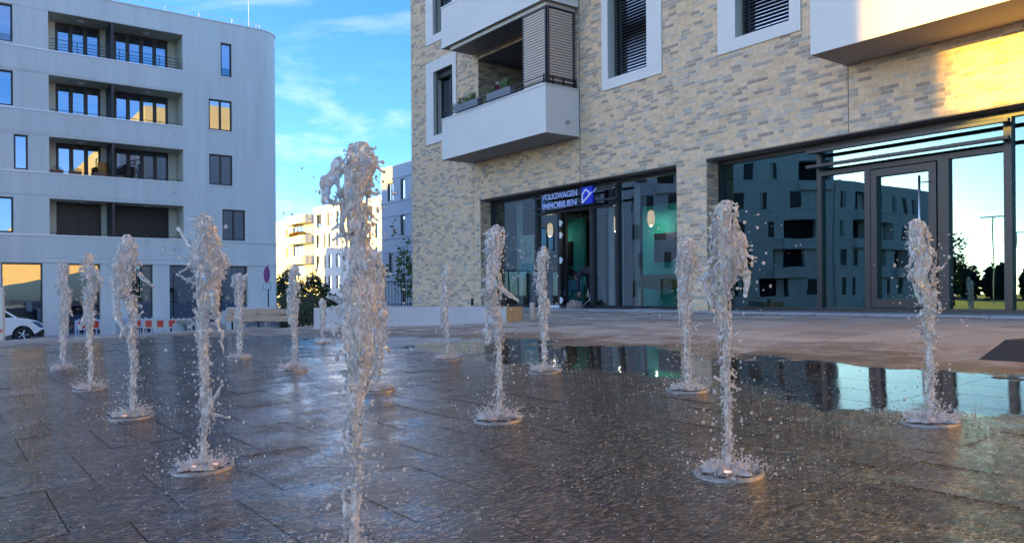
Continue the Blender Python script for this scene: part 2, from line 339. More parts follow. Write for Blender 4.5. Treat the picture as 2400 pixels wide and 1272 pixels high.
def window(par, T, a0, a1, z0, z1, d, n=1, fr=.06, tr=None, frame='dframe', gl='g_win', name='window', curtain=0, roomd=.9, thick=.07):
    f = MB()
    xs = [a0 + (a1-a0)*k/n for k in range(n+1)] if isinstance(n, int) else n
    f.box(a0, a1, d, d+thick, z0, z0+fr, T=T); f.box(a0, a1, d, d+thick, z1-fr, z1, T=T)
    f.box(a0, a0+fr, d, d+thick, z0+fr, z1-fr, T=T); f.box(a1-fr, a1, d, d+thick, z0+fr, z1-fr, T=T)
    for x in xs[1:-1]: f.box(x-fr*.8, x+fr*.8, d, d+thick, z0+fr, z1-fr, T=T)
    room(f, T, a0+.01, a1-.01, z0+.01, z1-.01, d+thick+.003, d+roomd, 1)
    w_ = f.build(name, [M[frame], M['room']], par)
    for i in range(len(xs)-1):
        p = MB(); l = xs[i] + fr*.9; r = xs[i+1] - fr*.9
        zz = [z0+fr*.95, z1-fr*.95] if tr is None else [z0+fr*.95, tr, z1-fr*.95]
        for k in range(len(zz)-1):
            p.face([T(l, d+thick*.5, zz[k]), T(r, d+thick*.5, zz[k]), T(r, d+thick*.5, zz[k+1]), T(l, d+thick*.5, zz[k+1])])
        p.build('pane', M[gl], w_)
        if curtain and (curtain & (1 << i)):
            c = MB(); K = 10; ww = (r-l)*.42; st = l if i % 2 == 0 else r-ww
            for k in range(K):
                x0, x1 = st+ww*k/K, st+ww*(k+1)/K; dd = d+thick+.10+.025*(k % 2); de = d+thick+.10+.025*((k+1) % 2)
                c.face([T(x0, dd, z0+fr), T(x1, de, z0+fr), T(x1, de, z1-fr), T(x0, dd, z1-fr)])
            c.build('curtain', M['curtain'], w_)
    return w_
def leaves(mb, c, rad, n, size, seed, m=(0, 1), flat=1.0, hollow=.3, clump=None):
    rd = random.Random(seed)
    cl_ = [(rd.gauss(0, .5), rd.gauss(0, .5), rd.gauss(0, .5)) for _ in range(clump)] if clump else None
    for _ in range(n):
        if cl_:
            k = rd.choice(cl_); x, y, z = (k[i] + rd.gauss(0, .17) for i in range(3))
        else:
            while True:
                x, y, z = (rd.uniform(-1, 1) for _ in range(3)); q = x*x+y*y+z*z
                if q < 1 and q > hollow*rd.random(): break
        p = Vector((c[0]+x*rad[0], c[1]+y*rad[1], c[2]+z*rad[2]))
        u = Vector((rd.gauss(0, 1), rd.gauss(0, 1), rd.gauss(0, .6)*flat)).normalized(); v = u.orthogonal().normalized(); v = (Matrix.Rotation(rd.uniform(0, 6.28), 3, u) @ v)
        s = size*rd.uniform(.6, 1.3); mb.face([p-u*s, p+v*s*.45, p+u*s, p-v*s*.45], rd.choice(m))
def tree(name, x, y, z, h, cr, lab, n=900, ls=.11, seed=1, group=None, lm=('leaf1', 'leaf2'), cat='tree', clump=26, trunk=.05):
    t = thing(name, (x, y, z), lab, cat, group, grid=False); rd = random.Random(seed)
    mb = MB(); mb.tube([(x, y, z), (x+.02, y, z+h*.4), (x-.03, y+.02, z+h*.75), (x, y, z+h*.97)], [trunk, trunk*.8, trunk*.5, .012], 8)
    for k in range(11):
        zz = z+h*(.38+.055*k); a = k*2.4; rr = cr*(1-.045*k)*rd.uniform(.6, 1)
        mb.tube([(x, y, zz), (x+math.cos(a)*rr*.5, y+math.sin(a)*rr*.5, zz+rr*.25), (x+math.cos(a)*rr, y+math.sin(a)*rr, zz+rr*.35)], [trunk*.4, trunk*.28, .008], 5)
    mb.build('trunk', M['bark'], t, True, False)
    lf = MB(); leaves(lf, (x, y, z+h*.66), (cr, cr, h*.40), n, ls, seed, clump=clump); lf.build('crown', [M[lm[0]], M[lm[1]]], t, grid=False)
    return t

# ================================================================== SETTING: ground
g = MB(); g.face([(-900, -900, -1.96), (900, -900, -1.96), (900, 900, -1.96), (-900, 900, -1.96)])
o = g.build('ground', mat('distant_ground', (.018, .022, .014), .9, var=.3, vscale=.05), None, grid=False, base=(0, 0, -1.96), kind='structure')
g = MB(); st = [(-60, 6), (8, 32)]
g.face([(-62, 18, -1.95), (-3, 20, -1.95), (-3, 46, -1.95), (-50, 75, -1.95), (-90, 40, -1.95)])
g.build('road', M['asph'], None, grid=False, base=(0, 0, -1.95), kind='structure')
g = MB()
for (a, b) in (((-46, -44.3), (-12, 16.4)),): g.box(-44.3, -42.2, -30, 16.3, -1.95, -1.82)
g.build('pavement', M['strip'], None, kind='structure')

def zxy(x, y): return gz(sq(x, y)[1])
poly = [(-34, -14), (17.3, -14), gw(10, 13.2), gw(-24.6, 13.2), (-7.0, 26), (-4.15, 26), (-4.15, 17.85), (-34, 17.85)]
pb = MB()
top = [(x, y, zxy(x, y) - .016) for x, y in poly]; pb.face(top)
for i in range(len(poly)):
    a, b = poly[i], poly[(i+1) % len(poly)]
    pb.face([(a[0], a[1], zxy(*a)-.016), (b[0], b[1], zxy(*b)-.016), (b[0], b[1], -1.95), (a[0], a[1], -1.95)])
plaza = pb.build('plaza', mat('joint_grit', (.045, .038, .032), .9), None, grid=False, base=(0, 0, 0), kind='structure')
def inside(s, q):
    x, y = gw(s, q)
    return q < 13.0 and y > -1.5 and (y < 17.8 or (x > -4.1 and y < 25.9)) and x > -33 and x < 14 and q > -26
TW, TL, J = .90, .45, .005
def tile_geo(mb, s, q, w_, l_, dz, rd, T=None):
    J, c = (.0025, .001) if (T or q < 6.3) else (.016, .006); a0, a1, b0, b1 = s-w_/2+J/2, s+w_/2-J/2, q-l_/2+J/2, q+l_/2-J/2
    tl = rd.uniform(-.0007, .0007); t2 = rd.uniform(-.0007, .0007)
    def z(a, b, k): return (gz(b) if T is None else 0) + dz + k + tl*(1 if a > s else -1) + t2*(1 if b > q else -1)
    P = [(a0, b0, z(a0, b0, -.017)), (a1, b0, z(a1, b0, -.017)), (a1, b1, z(a1, b1, -.017)), (a0, b1, z(a0, b1, -.017)),
         (a0+c, b0+c, z(a0, b0, 0)), (a1-c, b0+c, z(a1, b0, 0)), (a1-c, b1-c, z(a1, b1, 0)), (a0+c, b1-c, z(a0, b1, 0))]
    mb.idx(P, [(4, 5, 6, 7)], 0); mb.idx(P, [(0, 1, 5, 4), (1, 2, 6, 5), (2, 3, 7, 6), (3, 0, 4, 7)], 0 if (T or q < 6.0) else 1)
M['grit'] = plaza.data.materials[0]
rd = random.Random(3); tiles = []
i = 0
for si in range(-48, 16):
    for qi in range(-58, 30):
        s = si*TW+.35; q = qi*TL + (.225 if si % 2 else 0)
        if not inside(s, q): continue
        x, y = gw(s, q); u = x/max(y, .3)
        vis = y > 1.2 and abs(u) < .70
        tiles.append((0 if vis else 1, math.hypot(x, y), s, q))
tiles.sort(); protos = []
for k in range(6):
    mb = MB(); tile_geo(mb, 0, 0, TW, TL, 0, rd, T=1); protos.append(mb.mesh('paving_slab', [M['paving'], M['grit']]))
rest = MB()
for k, (v_, d_, s, q) in enumerate(tiles):
    if k < 300 and v_ == 0:
        o = bpy.data.objects.new('paving_slab', rd.choice(protos)); C.objects.link(o); o.parent = plaza
        x, y = gw(s, q); o.location = (x, y, gz(q)); o.rotation_euler = (math.atan(.045), 0, RZ)
        o.rotation_euler = (Matrix.Rotation(RZ, 3, 'Z') @ Matrix.Rotation(math.atan(.045), 3, 'X')).to_euler()
    else: tile_geo(rest, s, q, TW, TL, rd.uniform(-.0015, .0015) if q < 6.3 else rd.uniform(-.006, .006), rd)
V2 = MB(); V2.v = [(*gw(a, b), c) for a, b, c in rest.v]; V2.f = rest.f; V2.m = rest.m
o = V2.build('paving_slab', [M['paving'], M['grit']], plaza, grid=False, kind='stuff')
# threshold strip along the brick front
g = MB()
n_ = 34
for k in range(n_):
    a = -24.4 + k*1.0; g.box(a+.006, a+.994, 13.0, 14.14, -.46, gz(13.3)+.004*(k % 2)+.006)
g.build('threshold_strip', M['strip'], None, kind='structure')
# bank falling from the plaza crest to the street
g = MB(); K = 8
for k in range(K):
    y0, y1 = 17.85+k*.7, 17.85+(k+1)*.7
    f0, f1 = (k/K)**1.3, ((k+1)/K)**1.3
    def zz(x, f): return (zxy(x, 17.85)-.02)*(1-f) + (-1.945)*f
    g.face([(-34, y0, zz(-34, f0)), (-4.15, y0, zz(-4.15, f0)), (-4.15, y1, zz(-4.15, f1)), (-34, y1, zz(-34, f1))])
g.build('grass_bank', M['leafd'], None, grid=False, kind='structure')
g = MB(); g.box(-6.6, 4, 26, 40, -1.95, -.42); g.build('terrace', M['strip'], None, grid=False, kind='structure')

# ================================================================== BRICK BUILDING
bb = thing('brick_building', (-24.42, 13.6, -.38), 'long buff brick building with white balconies and glazed shop fronts, right of the plaza', 'building')
QF = 13.6
TB = lambda a, d, z: (a, QF+d, z)
S0, S1, ZT = -24.42, 135.0, 15.0
WIN = []     # surround outer, inner
for fl in (0, 1, 2):
    dz = 3.36*fl
    WIN += [(-23.32, -21.42, 5.07+dz, 7.83+dz, -22.84, -21.64, 5.32+dz, 7.45+dz), (-14.60, -12.59, 5.07+dz, 7.83+dz, -14.38, -13.06, 5.32+dz, 7.45+dz),
            (-10.98, -8.98, 5.07+dz, 7.83+dz, -10.52, -9.23, 5.32+dz, 7.45+dz), (-2.6, -.6, 5.07+dz, 7.83+dz, -2.38, -1.06, 5.32+dz, 7.45+dz)]
holes = [(w_[4], w_[5], w_[6], w_[7], .42) for w_ in WIN]
for fl in (0, 1, 2):
    holes += [(-20.2, -15.75, 4.35+3.36*fl, 7.25+3.36*fl, 1.7), (-7.8, -3.3, 4.35+3.36*fl, 7.25+3.36*fl, 1.7)]
SH1 = (-20.14, -12.19, -.38, 2.92, .47); SH2 = (-11.34, 1.6, -.38, 2.92, .47)
holes += [SH1, SH2]
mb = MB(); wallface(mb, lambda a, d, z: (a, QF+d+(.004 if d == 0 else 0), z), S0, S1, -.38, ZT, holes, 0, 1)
mb.box(S0, S1, 13.604, 25.6, ZT-.003, ZT+.12, 2)
for P in ([(S0, QF+.004), (S0, 25.6)], [(S0, 25.6), (S1, 25.6)], [(S1, 25.6), (S1, QF+.004)]):
    mb.face([(*P[0], -.38), (*P[1], -.38), (*P[1], ZT), (*P[0], ZT)], 0)
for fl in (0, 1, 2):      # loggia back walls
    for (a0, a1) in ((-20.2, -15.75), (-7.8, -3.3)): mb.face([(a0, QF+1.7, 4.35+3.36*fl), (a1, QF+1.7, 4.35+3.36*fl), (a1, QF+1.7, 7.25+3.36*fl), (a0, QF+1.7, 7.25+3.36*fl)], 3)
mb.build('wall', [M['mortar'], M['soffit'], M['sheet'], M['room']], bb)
mb = MB(); mb.box(5.01, 134.9, QF-.012, QF+.003, 2.93, ZT-.05); mb.build('brick_facing', BM[1], bb)
mb = MB(); mb.box(5.01, 134.9, QF-.010, QF+.002, -.38, 2.92); mb.build('dark_glazing', M['anthr'], bb)
# bricks
rd = random.Random(11)
surr = [(w_[0], w_[1], w_[2], w_[3]) for w_ in WIN]
block = surr + [(h[0], h[1], h[2], h[3]) for h in holes]
JOINTS = [-15.48, -8.02, -20.5]
bricks = []; CH = .0805; HW = [b[2] for b in BR]
def put_row(z, a0, a1, blocks, off, rows_out):
    spans = [(a0, a1)]
    for b in blocks:
        if b[2] < z+CH*.5 < b[3]:
            ns = []
            for (x, y) in spans:
                if b[1] <= x or b[0] >= y: ns.append((x, y)); continue
                if b[0] > x: ns.append((x, b[0]))
                if b[1] < y: ns.append((b[1], y))
            spans = ns
    for (x, y) in spans:
        a = x - off
        while a < y - .02:
            Ln = .25 if rd.random() < .78 else .125
            p, q_ = max(a, x), min(a+Ln, y)
            if q_-p > .035: rows_out.append((p+.0055, q_-.0055, z))
            a += Ln
row = 0; z = -.38
while z < 11.2:
    put_row(z, S0, -15.486, block, (row*.125+rd.choice((0, .06, .03))) % .25, bricks); put_row(z, -15.474, -8.03, block, (row*.125+rd.choice((0, .06, .03))) % .25, bricks)
    put_row(z, -8.015, 5.0, block, (row*.125+rd.choice((0, .06, .03))) % .25, bricks)
    z += CH; row += 1
def brick_geo(mb, T, p, q_, z, c, pr):
    h = CH-.011
    P = [(p, 0, z), (q_, 0, z), (q_, 0, z+h), (p, 0, z+h), (p+.002, -pr, z+.002), (q_-.002, -pr, z+.002), (q_-.002, -pr, z+h-.002), (p+.002, -pr, z+h-.002)]
    mb.idx([T(*v) for v in P], [(4, 5, 6, 7), (0, 1, 5, 4), (1, 2, 6, 5), (2, 3, 7, 6), (3, 0, 4, 7)], c)
def vis_key(b):
    s = (b[0]+b[1])/2; x, y = gw(s, QF); u = 1200+1850*x/y; v = 690-1850*b[2]/y
    if not (10 < u < 2390 and 10 < v < 1200): return 1e9
    if b[0] > -8 and b[2] > 4.0 and b[2] < 5.5: return 1e9
    return y - (b[1]-b[0])*8
bricks.sort(key=vis_key); TBk = lambda a, d, z: (a, QF+.004+d, z)
cache = {}; rest = MB()
for k, (p, q_, z) in enumerate(bricks):
    c = rd.choices(range(7), HW)[0]; pr = rd.uniform(.003, .007)
    if k < 300:
        key = (round(q_-p, 2), c)
        if key not in cache:
            t = MB(); Lh = (key[0]-.001)/2; brick_geo(t, lambda a, d, zz: (a, d, zz), -Lh, Lh, 0, 0, .005); cache[key] = t.mesh('brick', [BM[c]])
        o = bpy.data.objects.new('brick', cache[key]); C.objects.link(o); o.parent = bb
        o.location = ((p+q_)/2-BASE['brick_building'][0], QF+.004-13.6-(pr-.005), z+.38)
    else: brick_geo(rest, TBk, p, q_, z, c, pr)
# reveals faced in brick: pillar and shop jambs, loggia cheeks
for (s_, q0, q1, z0, z1) in ((-20.14, QF, QF+.42, -.38, 2.90), (-11.34, QF, QF+.42, -.38, 2.90), (-20.2, QF, QF+1.68, 4.36, 7.24), (-20.2, QF, QF+1.68, 7.72, 10.6), (-7.8, QF, QF+1.68, 4.36, 7.24)):
    z = z0; r_ = 0
    while z < z1-CH:
        out_ = []; put_row(z, q0, q1, [], (r_*.125) % .25, out_)
        for (p, q_, zz) in out_: brick_geo(rest, lambda a, d, z_: (s_-d+.0, a, z_), p, q_, zz, rd.choices(range(7), HW)[0], .010)
        z += CH; r_ += 1
rest.build('brick', BM, bb, kind='stuff')
# plinth outlets / lintel line
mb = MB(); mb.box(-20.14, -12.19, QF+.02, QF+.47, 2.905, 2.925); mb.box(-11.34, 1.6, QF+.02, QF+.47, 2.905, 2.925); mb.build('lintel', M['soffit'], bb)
# window surrounds, windows, blinds
for wi, (a0, a1, z0, z1, b0, b1, y0, y1) in enumerate(WIN):
    pr = -.035
    sm = MB()
    for (x0, x1, u0, u1) in ((a0, a1, z0, y0), (a0, a1, y1, z1), (a0, b0, y0, y1), (b1, a1, y0, y1)):
        sm.box(x0, x1, pr, .003, u0, u1, T=TB)
    sm.box(b0+.002, b1-.002, -.005, .40, y0+.001, y0+.018, T=TB)
    sm.face([TB(b0+.003, 0, y0), TB(b0+.003, .40, y0), TB(b0+.003, .40, y1), TB(b0+.003, 0, y1)], 1)
    sr = sm.build('window_surround', [M['render_b'], M['trim']], bb)
    zt = y1-.001
    ww = window(bb, TB, b0+.015, b1-.002, y0+.02, zt, .27, n=2 if wi % 4 in (0,) else 1, fr=.055, frame='dframe', gl='g_win', curtain=0)
    if wi % 4 in (1, 2) and wi < 8:
        zz = y0+.10
        while zz < y1-.05:
            s_ = MB(); s_.box(b0+.03, b1-.02, .16, .205, zz, zz+.006, T=lambda a, d, z: TB(a, d, z+(d-.16)*.75)); s_.build('blind_slat', M['black'], ww); zz += .076
        for x_ in (b0+.05, b1-.09): s_ = MB(); s_.box(x_, x_+.012, .18, .19, y0+.05, y1, T=TB); s_.build('blind_cord', M['black'], ww)
    if wi % 4 == 0 and wi < 8:
        s_ = MB(); s_.box(b0+.12, b0+.15, .02, .05, y0+.02, y1, T=TB); s_.box(b0+.03, b1-.01, .14, .26, y1-.22, y1-.01, T=TB); s_.build('roller_box', M['black'], ww)
# balconies
def balcony(s0, s1, zb, h, name='balcony', screen=False, spout=True):
    q0 = QF-1.13; m_ = MB()
    m_.box(s0, s1, q0, q0+.16, zb, zb+h); m_.box(s0, s0+.16, q0+.16, QF-.012, zb, zb+h); m_.box(s1-.16, s1, q0+.16, QF-.012, zb, zb+h)
    m_.box(s0+.16, s1-.16, q0+.16, QF+.0, zb+.003, zb+.22, 1)
    m_.face([(s0+.01, q0+.01, zb-.002), (s1-.01, q0+.01, zb-.002), (s1-.01, QF-.014, zb-.002), (s0+.01, QF-.014, zb-.002)], 1)
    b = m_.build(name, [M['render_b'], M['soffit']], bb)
    c = MB(); c.box(s0-.02, s1+.02, q0-.025, q0+.18, zb+h+.002, zb+h+.035); c.box(s0-.02, s0+.18, q0+.18, QF-.015, zb+h+.002, zb+h+.035); c.box(s1-.18, s1+.02, q0+.18, QF-.015, zb+h+.002, zb+h+.035); c.build('coping', M['sheet'], b)
    if spout:
        c = MB(); c.tube([(s1-.02, QF-.42, zb+.33), (s1+.10, QF-.42, zb+.325)], .028, 10); c.box(s1-.01, s1+.012, QF-.47, QF-.37, zb+.29, zb+.38); c.build('drain_spout', M['steel'], b)
    return b
BAL1 = None
for fl in (0, 1, 2):
    b = balcony(-20.5, -15.49, 4.08+3.36*fl, 1.2)
    if fl == 0: BAL1 = b
    balcony(-8.06, -3.0, 4.16+3.30*fl, 1.2, spout=False)
for fl in (1, 2):     # ceiling trim under each upper balcony
    zb = 4.08+3.36*fl; t = MB()
    t.box(-20.22, -15.62, 12.60, 12.66, zb-.10, zb-.003); t.box(-15.68, -15.62, 12.66, 13.58, zb-.10, zb-.003); t.build('ceiling_trim', M['trim'], bb)
# sliding slatted screens of the loggia corner
def screen(along, a0, a1, fixed, z0, z1, nsl, sd_=1):
    f = MB(); T = (lambda a, d, z: (a, fixed+d, z)) if along == 's' else (lambda a, d, z: (fixed+d*sd_, a, z))
    f.box(a0, a0+.04, 0, .05, z0, z1, T=T); f.box(a1-.04, a1, 0, .05, z0, z1, T=T); f.box(a0+.04, a1-.04, 0, .05, z0, z0+.04, T=T); f.box(a0+.04, a1-.04, 0, .05, z1-.05, z1, T=T)
    fo = f.build('screen_frame', M['black'], bb)
    st = (z1-z0-.10)/nsl
    for k in range(nsl):
        s_ = MB(); zz = z0+.05+k*st; s_.box(a0+.04, a1-.04, .008, .038, zz+.008, zz+st-.016, T=T); s_.build('slat', M['slat'], fo)
    g_ = MB(); g_.box(a0+.04, a1-.04, .042, .048, z0+.04, z1-.05, T=T); g_.build('backing', M['black'], fo)
    return fo
screen('s', -16.62, -15.64, 12.61, 5.32, 7.33, 27)
screen('q', 12.64, 13.50, -15.575, 5.32, 7.33, 27, -1)
# low rail on the balcony coping
r_ = MB()
for zz in (5.37, 5.50): r_.box(-20.35, -15.52, 12.44, 12.47, zz, zz+.022); r_.box(-15.56, -15.53, 12.47, 13.55, zz+.02, zz+.042)
for s_ in (-20.3, -18.35, -17.9, -16.75, -15.56): r_.box(s_, s_+.03, 12.445, 12.475, 5.31, 5.55)
for q_ in (12.75, 13.1, 13.5): r_.box(-15.555, -15.53, q_, q_+.03, 5.31, 5.56)
r_.build('balcony_rail', M['black'], bb)
for zz in (5.40, 5.50): pass
# pipes: dark movement joints
j = MB()
for s_, z0, z1 in ((-15.48, -.38, 11), (-8.022, 2.92, 4.15), (-20.5, .0, 4.05)): j.box(s_-.004, s_+.004, QF-.004, QF+.003, z0, z1)
j.build('movement_joint', M['joint'], bb)
s_ = MB(); s_.box(-20.62, -20.54, QF-.05, QF-.01, -.34, -.10); s_.build('outlet_box', M['black'], bb)

# shop fronts -----------------------------------------------------
def mull(par, s0, s1, q0, q1, z0, z1, name='mullion', m='anthr'):
    b = MB(); b.box(s0, s1, q0, q1, z0, z1); return b.build(name, M[m], par)
QG = 14.02
def pane(par, s0, s1, z0, z1, m, q=QG+.045, name='pane'):
    b = MB(); b.face([(s0, q, z0), (s1, q, z0), (s1, q, z1), (s0, q, z1)]); return b.build(name, M[m], par)
ZB, ZC = -.37, 2.90
b = MB(); b.box(-20.13, -12.20, QG, QG+.10, ZB, ZB+.07); b.box(-20.13, -12.20, QG-.02, QG+.10, ZC-.10, ZC)
sf = b.build('shop_front', M['anthr'], bb)
for (a, c) in ((-20.13, -20.07), (-17.90, -17.80), (-16.90, -16.78), (-15.58, -15.44), (-14.60, -14.50), (-12.26, -12.20)): mull(sf, a, c, QG-.03, QG+.10, ZB+.071, 2.239 if a in (-16.90, -15.58) else ZC-.101)
mull(sf, -17.80, -14.60, QG-.032, QG+.10, 2.24, 2.32, 'transom')
for (a, c, z0, z1) in ((-20.07, -17.90, ZB+.07, ZC-.1), (-17.80, -16.90, ZB+.07, 2.24), (-15.44, -14.60, ZB+.07, 2.24), (-17.80, -14.60, 2.32, ZC-.1), (-14.50, -12.26, ZB+.07, ZC-.1)): pane(sf, a, c, z0, z1, 'g_shop')
for (z_) in (2.36, 2.66): mull(sf, -17.62, -14.30, 13.72, 13.80, z_, z_+.05, 'fin_bar')
for s_ in (-17.66, -14.55):
    mull(sf, s_, s_+.05, 13.801, QG-.031, 2.37, 2.40, 'bracket'); mull(sf, s_, s_+.05, 13.801, QG-.031, 2.67, 2.70, 'bracket')
# door of shop one stands open, leaf turned inward
d = MB()
d.box(-16.76, -16.70, 14.13, 14.21, ZB+.02, 2.22); d.box(-16.76, -16.70, 15.10, 15.18, ZB+.02, 2.22); d.box(-16.76, -16.70, 14.21, 15.10, ZB+.02, ZB+.14); d.box(-16.76, -16.70, 14.21, 15.10, 2.12, 2.22)
dr = d.build('door', M['anthr'], sf); b = MB(); b.face([(-16.73, 14.21, ZB+.14), (-16.73, 15.10, ZB+.14), (-16.73, 15.10, 2.12), (-16.73, 14.21, 2.12)]); b.build('door_pane', M['g_shop'], dr)
for z_ in (1.95, 1.62, .93, -.17):
    h_ = MB(); h_.box(-16.775, -16.70, 13.955, 13.985, z_-.085, z_+.085); h_.box(-16.70, -16.66, 13.95, 13.99, z_-.03, z_+.045); h_.build('hinge', M['white'], sf)
# interior of shop one
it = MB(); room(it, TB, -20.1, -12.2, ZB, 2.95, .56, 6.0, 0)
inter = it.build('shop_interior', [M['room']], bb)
M['pendant'] = mat('lit_pendant_shade', (.9, .8, .6), .5, emit=(1, .72, .42), es=.16)
for (ls, lq) in ((-19.2, 15.6), (-16.6, 15.9), (-14.75, 15.45)):
    pt = thing('pendant_lamp', (ls, lq, 2.0), {-19.2: 'lit oval pendant lamp left of the open shop door', -16.6: 'lit oval pendant lamp seen just right of the open shop door', -14.75: 'lit oval pendant lamp in the pane beside the brick pillar'}[ls], 'lamp', 'pendant lamps in the lettered shop')
    b = MB(); b.lathe([(0, -.22), (.08, -.17), (.105, 0), (.08, .17), (.03, .22)], 16, (ls, lq, 2.0)); b.build('lamp_shade', M['pendant'], pt, True)
    b = MB(); b.tube([(ls, lq, 2.22), (ls, lq, 2.94)], .006, 5); b.build('cord', M['black'], pt)
    pl_ = bpy.data.lights.new('pendant_light', 'POINT'); pl_.energy = 2; pl_.color = (1, .86, .66); pl_.shadow_soft_size = .015
    po_ = bpy.data.objects.new('pendant_light', pl_); C.objects.link(po_); po_.parent = pt; po_.location = (0, -.0, -.24)
b = MB(); b.box(-15.5, -12.25, 15.9, 16.0, ZB+.02, 2.4); b.build('teal_partition', M['teal'], bb)
b = MB(); b.box(-15.0, -13.9, 15.82, 15.89, .85, 1.62); b.build('wall_screen', M['black'], bb)
b = MB(); b.box(-15.1, -13.6, 15.3, 15.7, .12, .5); b.build('counter', M['olive'], bb)
b = MB(); b.box(-18.95, -18.30, 14.25, 14.27, .62, 1.75); po = b.build('window_poster', M['poster'], bb)
b = MB(); b.box(-18.93, -18.32, 14.240, 14.249, .64, .92); b.build('poster_band', M['posterb'], po)
b = MB(); b.lathe([(0, .24), (.10, .22), (.13, .1), (.12, .0), (.0, -.02)], 12, (-18.72, 14.24, 1.12)); b.ico((-18.72, 14.24, 1.48), .085, 1); b.lathe([(0, .16), (.07, .1), (.09, 0), (.0, -.02)], 12, (-18.48, 14.24, 1.15)); b.ico((-18.48, 14.24, 1.37), .06, 1)
for v in range(len(b.v)): b.v[v] = (b.v[v][0], 14.244+(b.v[v][1]-14.24)*.03, b.v[v][2])
b.build('poster_figures', mat('poster_print', (.35, .42, .45), .6), po)
for (a0, a1) in ((-19.35, -19.05), (-15.3, -15.1), (-14.9, -14.75), (-14.35, -14.15)):
    c = MB(); K = 8
    for k in range(K): c.face([(a0+(a1-a0)*k/K, 14.42+.03*(k % 2), ZB+.03), (a0+(a1-a0)*(k+1)/K, 14.42+.03*((k+1) % 2), ZB+.03), (a0+(a1-a0)*(k+1)/K, 14.42+.03*((k+1) % 2), 2.85), (a0+(a1-a0)*k/K, 14.42+.03*(k % 2), 2.85)])
    c.build('curtain', mat('grey_curtain', (.42, .45, .46), .9), bb)
# seat and trolley glimpsed inside, both sides of the door
b = MB(); b.box(-17.75, -17.05, 14.6, 15.1, -.05, .12); b.box(-17.75, -17.05, 15.0, 15.12, .12, .42)
for s_ in (-17.7, -17.12):
    for q_ in (14.65, 15.05): b.box(s_, s_+.04, q_, q_+.04, ZB+.02, -.05)
tagit(b.build('armchair', mat('blue_fabric', (.04, .13, .28), .85)), 'low blue armchair glimpsed behind the glass left of the open shop door', 'armchair')
# shop two
b = MB(); b.box(-11.33, 1.58, QG, QG+.10, ZB, ZB+.07); b.box(-11.33, 1.58, QG-.02, QG+.10, ZC-.10, ZC)
sf2 = b.build('shop_front', M['anthr'], bb)
for (a, c) in ((-11.33, -11.24), (-8.93, -8.83), (-7.95, -7.84), (-6.62, -6.44), (-5.58, -5.46), (-3.35, -3.25), (-.95, -.85), (1.5, 1.58)): mull(sf2, a, c, QG-.03, QG+.10, ZB+.071, 2.259 if a in (-7.95, -6.62) else ZC-.101)
mull(sf2, -8.83, -5.58, QG-.032, QG+.10, 2.26, 2.35, 'transom')
for z_ in (2.40, 2.68): mull(sf2, -8.98, -5.40, 13.70, 13.80, z_, z_+.055, 'fin_bar')
for s_ in (-8.90, -5.55):
    for z_ in (2.41, 2.69): mull(sf2, s_, s_+.05, 13.801, QG-.031, z_, z_+.035, 'bracket')
for (a, c, z0, z1) in ((-11.24, -8.93, ZB+.07, ZC-.1), (-8.83, -7.95, ZB+.07, 2.26), (-6.44, -5.58, ZB+.07, 2.26), (-8.83, -5.58, 2.35, ZC-.1), (-5.46, -3.35, ZB+.07, ZC-.1), (-3.25, -.95, ZB+.07, ZC-.1), (-.85, 1.5, ZB+.07, ZC-.1)): pane(sf2, a, c, z0, z1, 'g_shop2')
d = MB(); a0, a1 = -7.82, -6.64
d.box(a0, a0+.11, QG-.045, QG+.06, ZB+.08, 2.24); d.box(a1-.13, a1, QG-.045, QG+.06, ZB+.08, 2.24); d.box(a0+.11, a1-.13, QG-.045, QG+.06, ZB+.08, ZB+.24); d.box(a0+.11, a1-.13, QG-.045, QG+.06, 2.11, 2.24)
dr = d.build('door', M['anthr'], sf2); pane(dr, a0+.11, a1-.13, ZB+.24, 2.11, 'g_shop2', name='door_pane')
h_ = MB(); h_.tube([(-6.88, QG-.14, .35), (-6.88, QG-.14, 2.02)], .021, 12)
for z_ in (.5, 1.9): h_.tube([(-6.88, QG-.14, z_), (-6.72, QG-.04, z_)], .012, 8)
h_.build('handle', M['steel'], dr, smooth=True)
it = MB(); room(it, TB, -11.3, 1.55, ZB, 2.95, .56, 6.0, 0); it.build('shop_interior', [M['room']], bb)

# company sign
def text(body, x, z, h, width, q, bold, matl, par, ext=.012, align='LEFT', T=None, name='lettering', grid=True):
    cu = bpy.data.curves.new('t', 'FONT'); cu.body = body; cu.size = 1; cu.extrude = ext/ h; cu.offset = bold
    o = bpy.data.objects.new('t', cu); C.objects.link(o); bpy.context.view_layer.update()
    dg = bpy.context.evaluated_depsgraph_get(); me = bpy.data.meshes.new_from_object(o.evaluated_get(dg)); bpy.data.objects.remove(o)
    xs = [v.co.x for v in me.vertices]; ys = [v.co.y for v in me.vertices]; w_ = max(xs)-min(xs); hh = max(ys)-min(ys)
    b = BASE[par.name]
    for v in me.vertices:
        p = ((v.co.x-min(xs))/w_*width + x, q - v.co.z*h, (v.co.y-min(ys))/hh*h + z)
        if T: p = T(*p)
        v.co = (p[0]-b[0], p[1]-b[1], p[2]-b[2])
    me.materials.clear(); me.materials.append(matl); me.name = name
    n = bpy.data.objects.new(name, me); C.objects.link(n); n.parent = par; return n
sg = thing('company_sign', (-17.17, 13.66, 2.33), 'lilac two-line lettering with square blue house emblem above the open shop door', 'sign')
text('VOLKSWAGEN', -17.15, 2.58, .165, 1.47, 13.66, .004, M['letter'], sg)
text('IMMOBILIEN', -17.13, 2.335, .165, 1.43, 13.66, .012, M['letter'], sg)
b = MB(); b.box(-15.48, -15.05, 13.63, 13.69, 2.335, 2.76); b.build('emblem_panel', M['signblue'], sg)
b = MB()
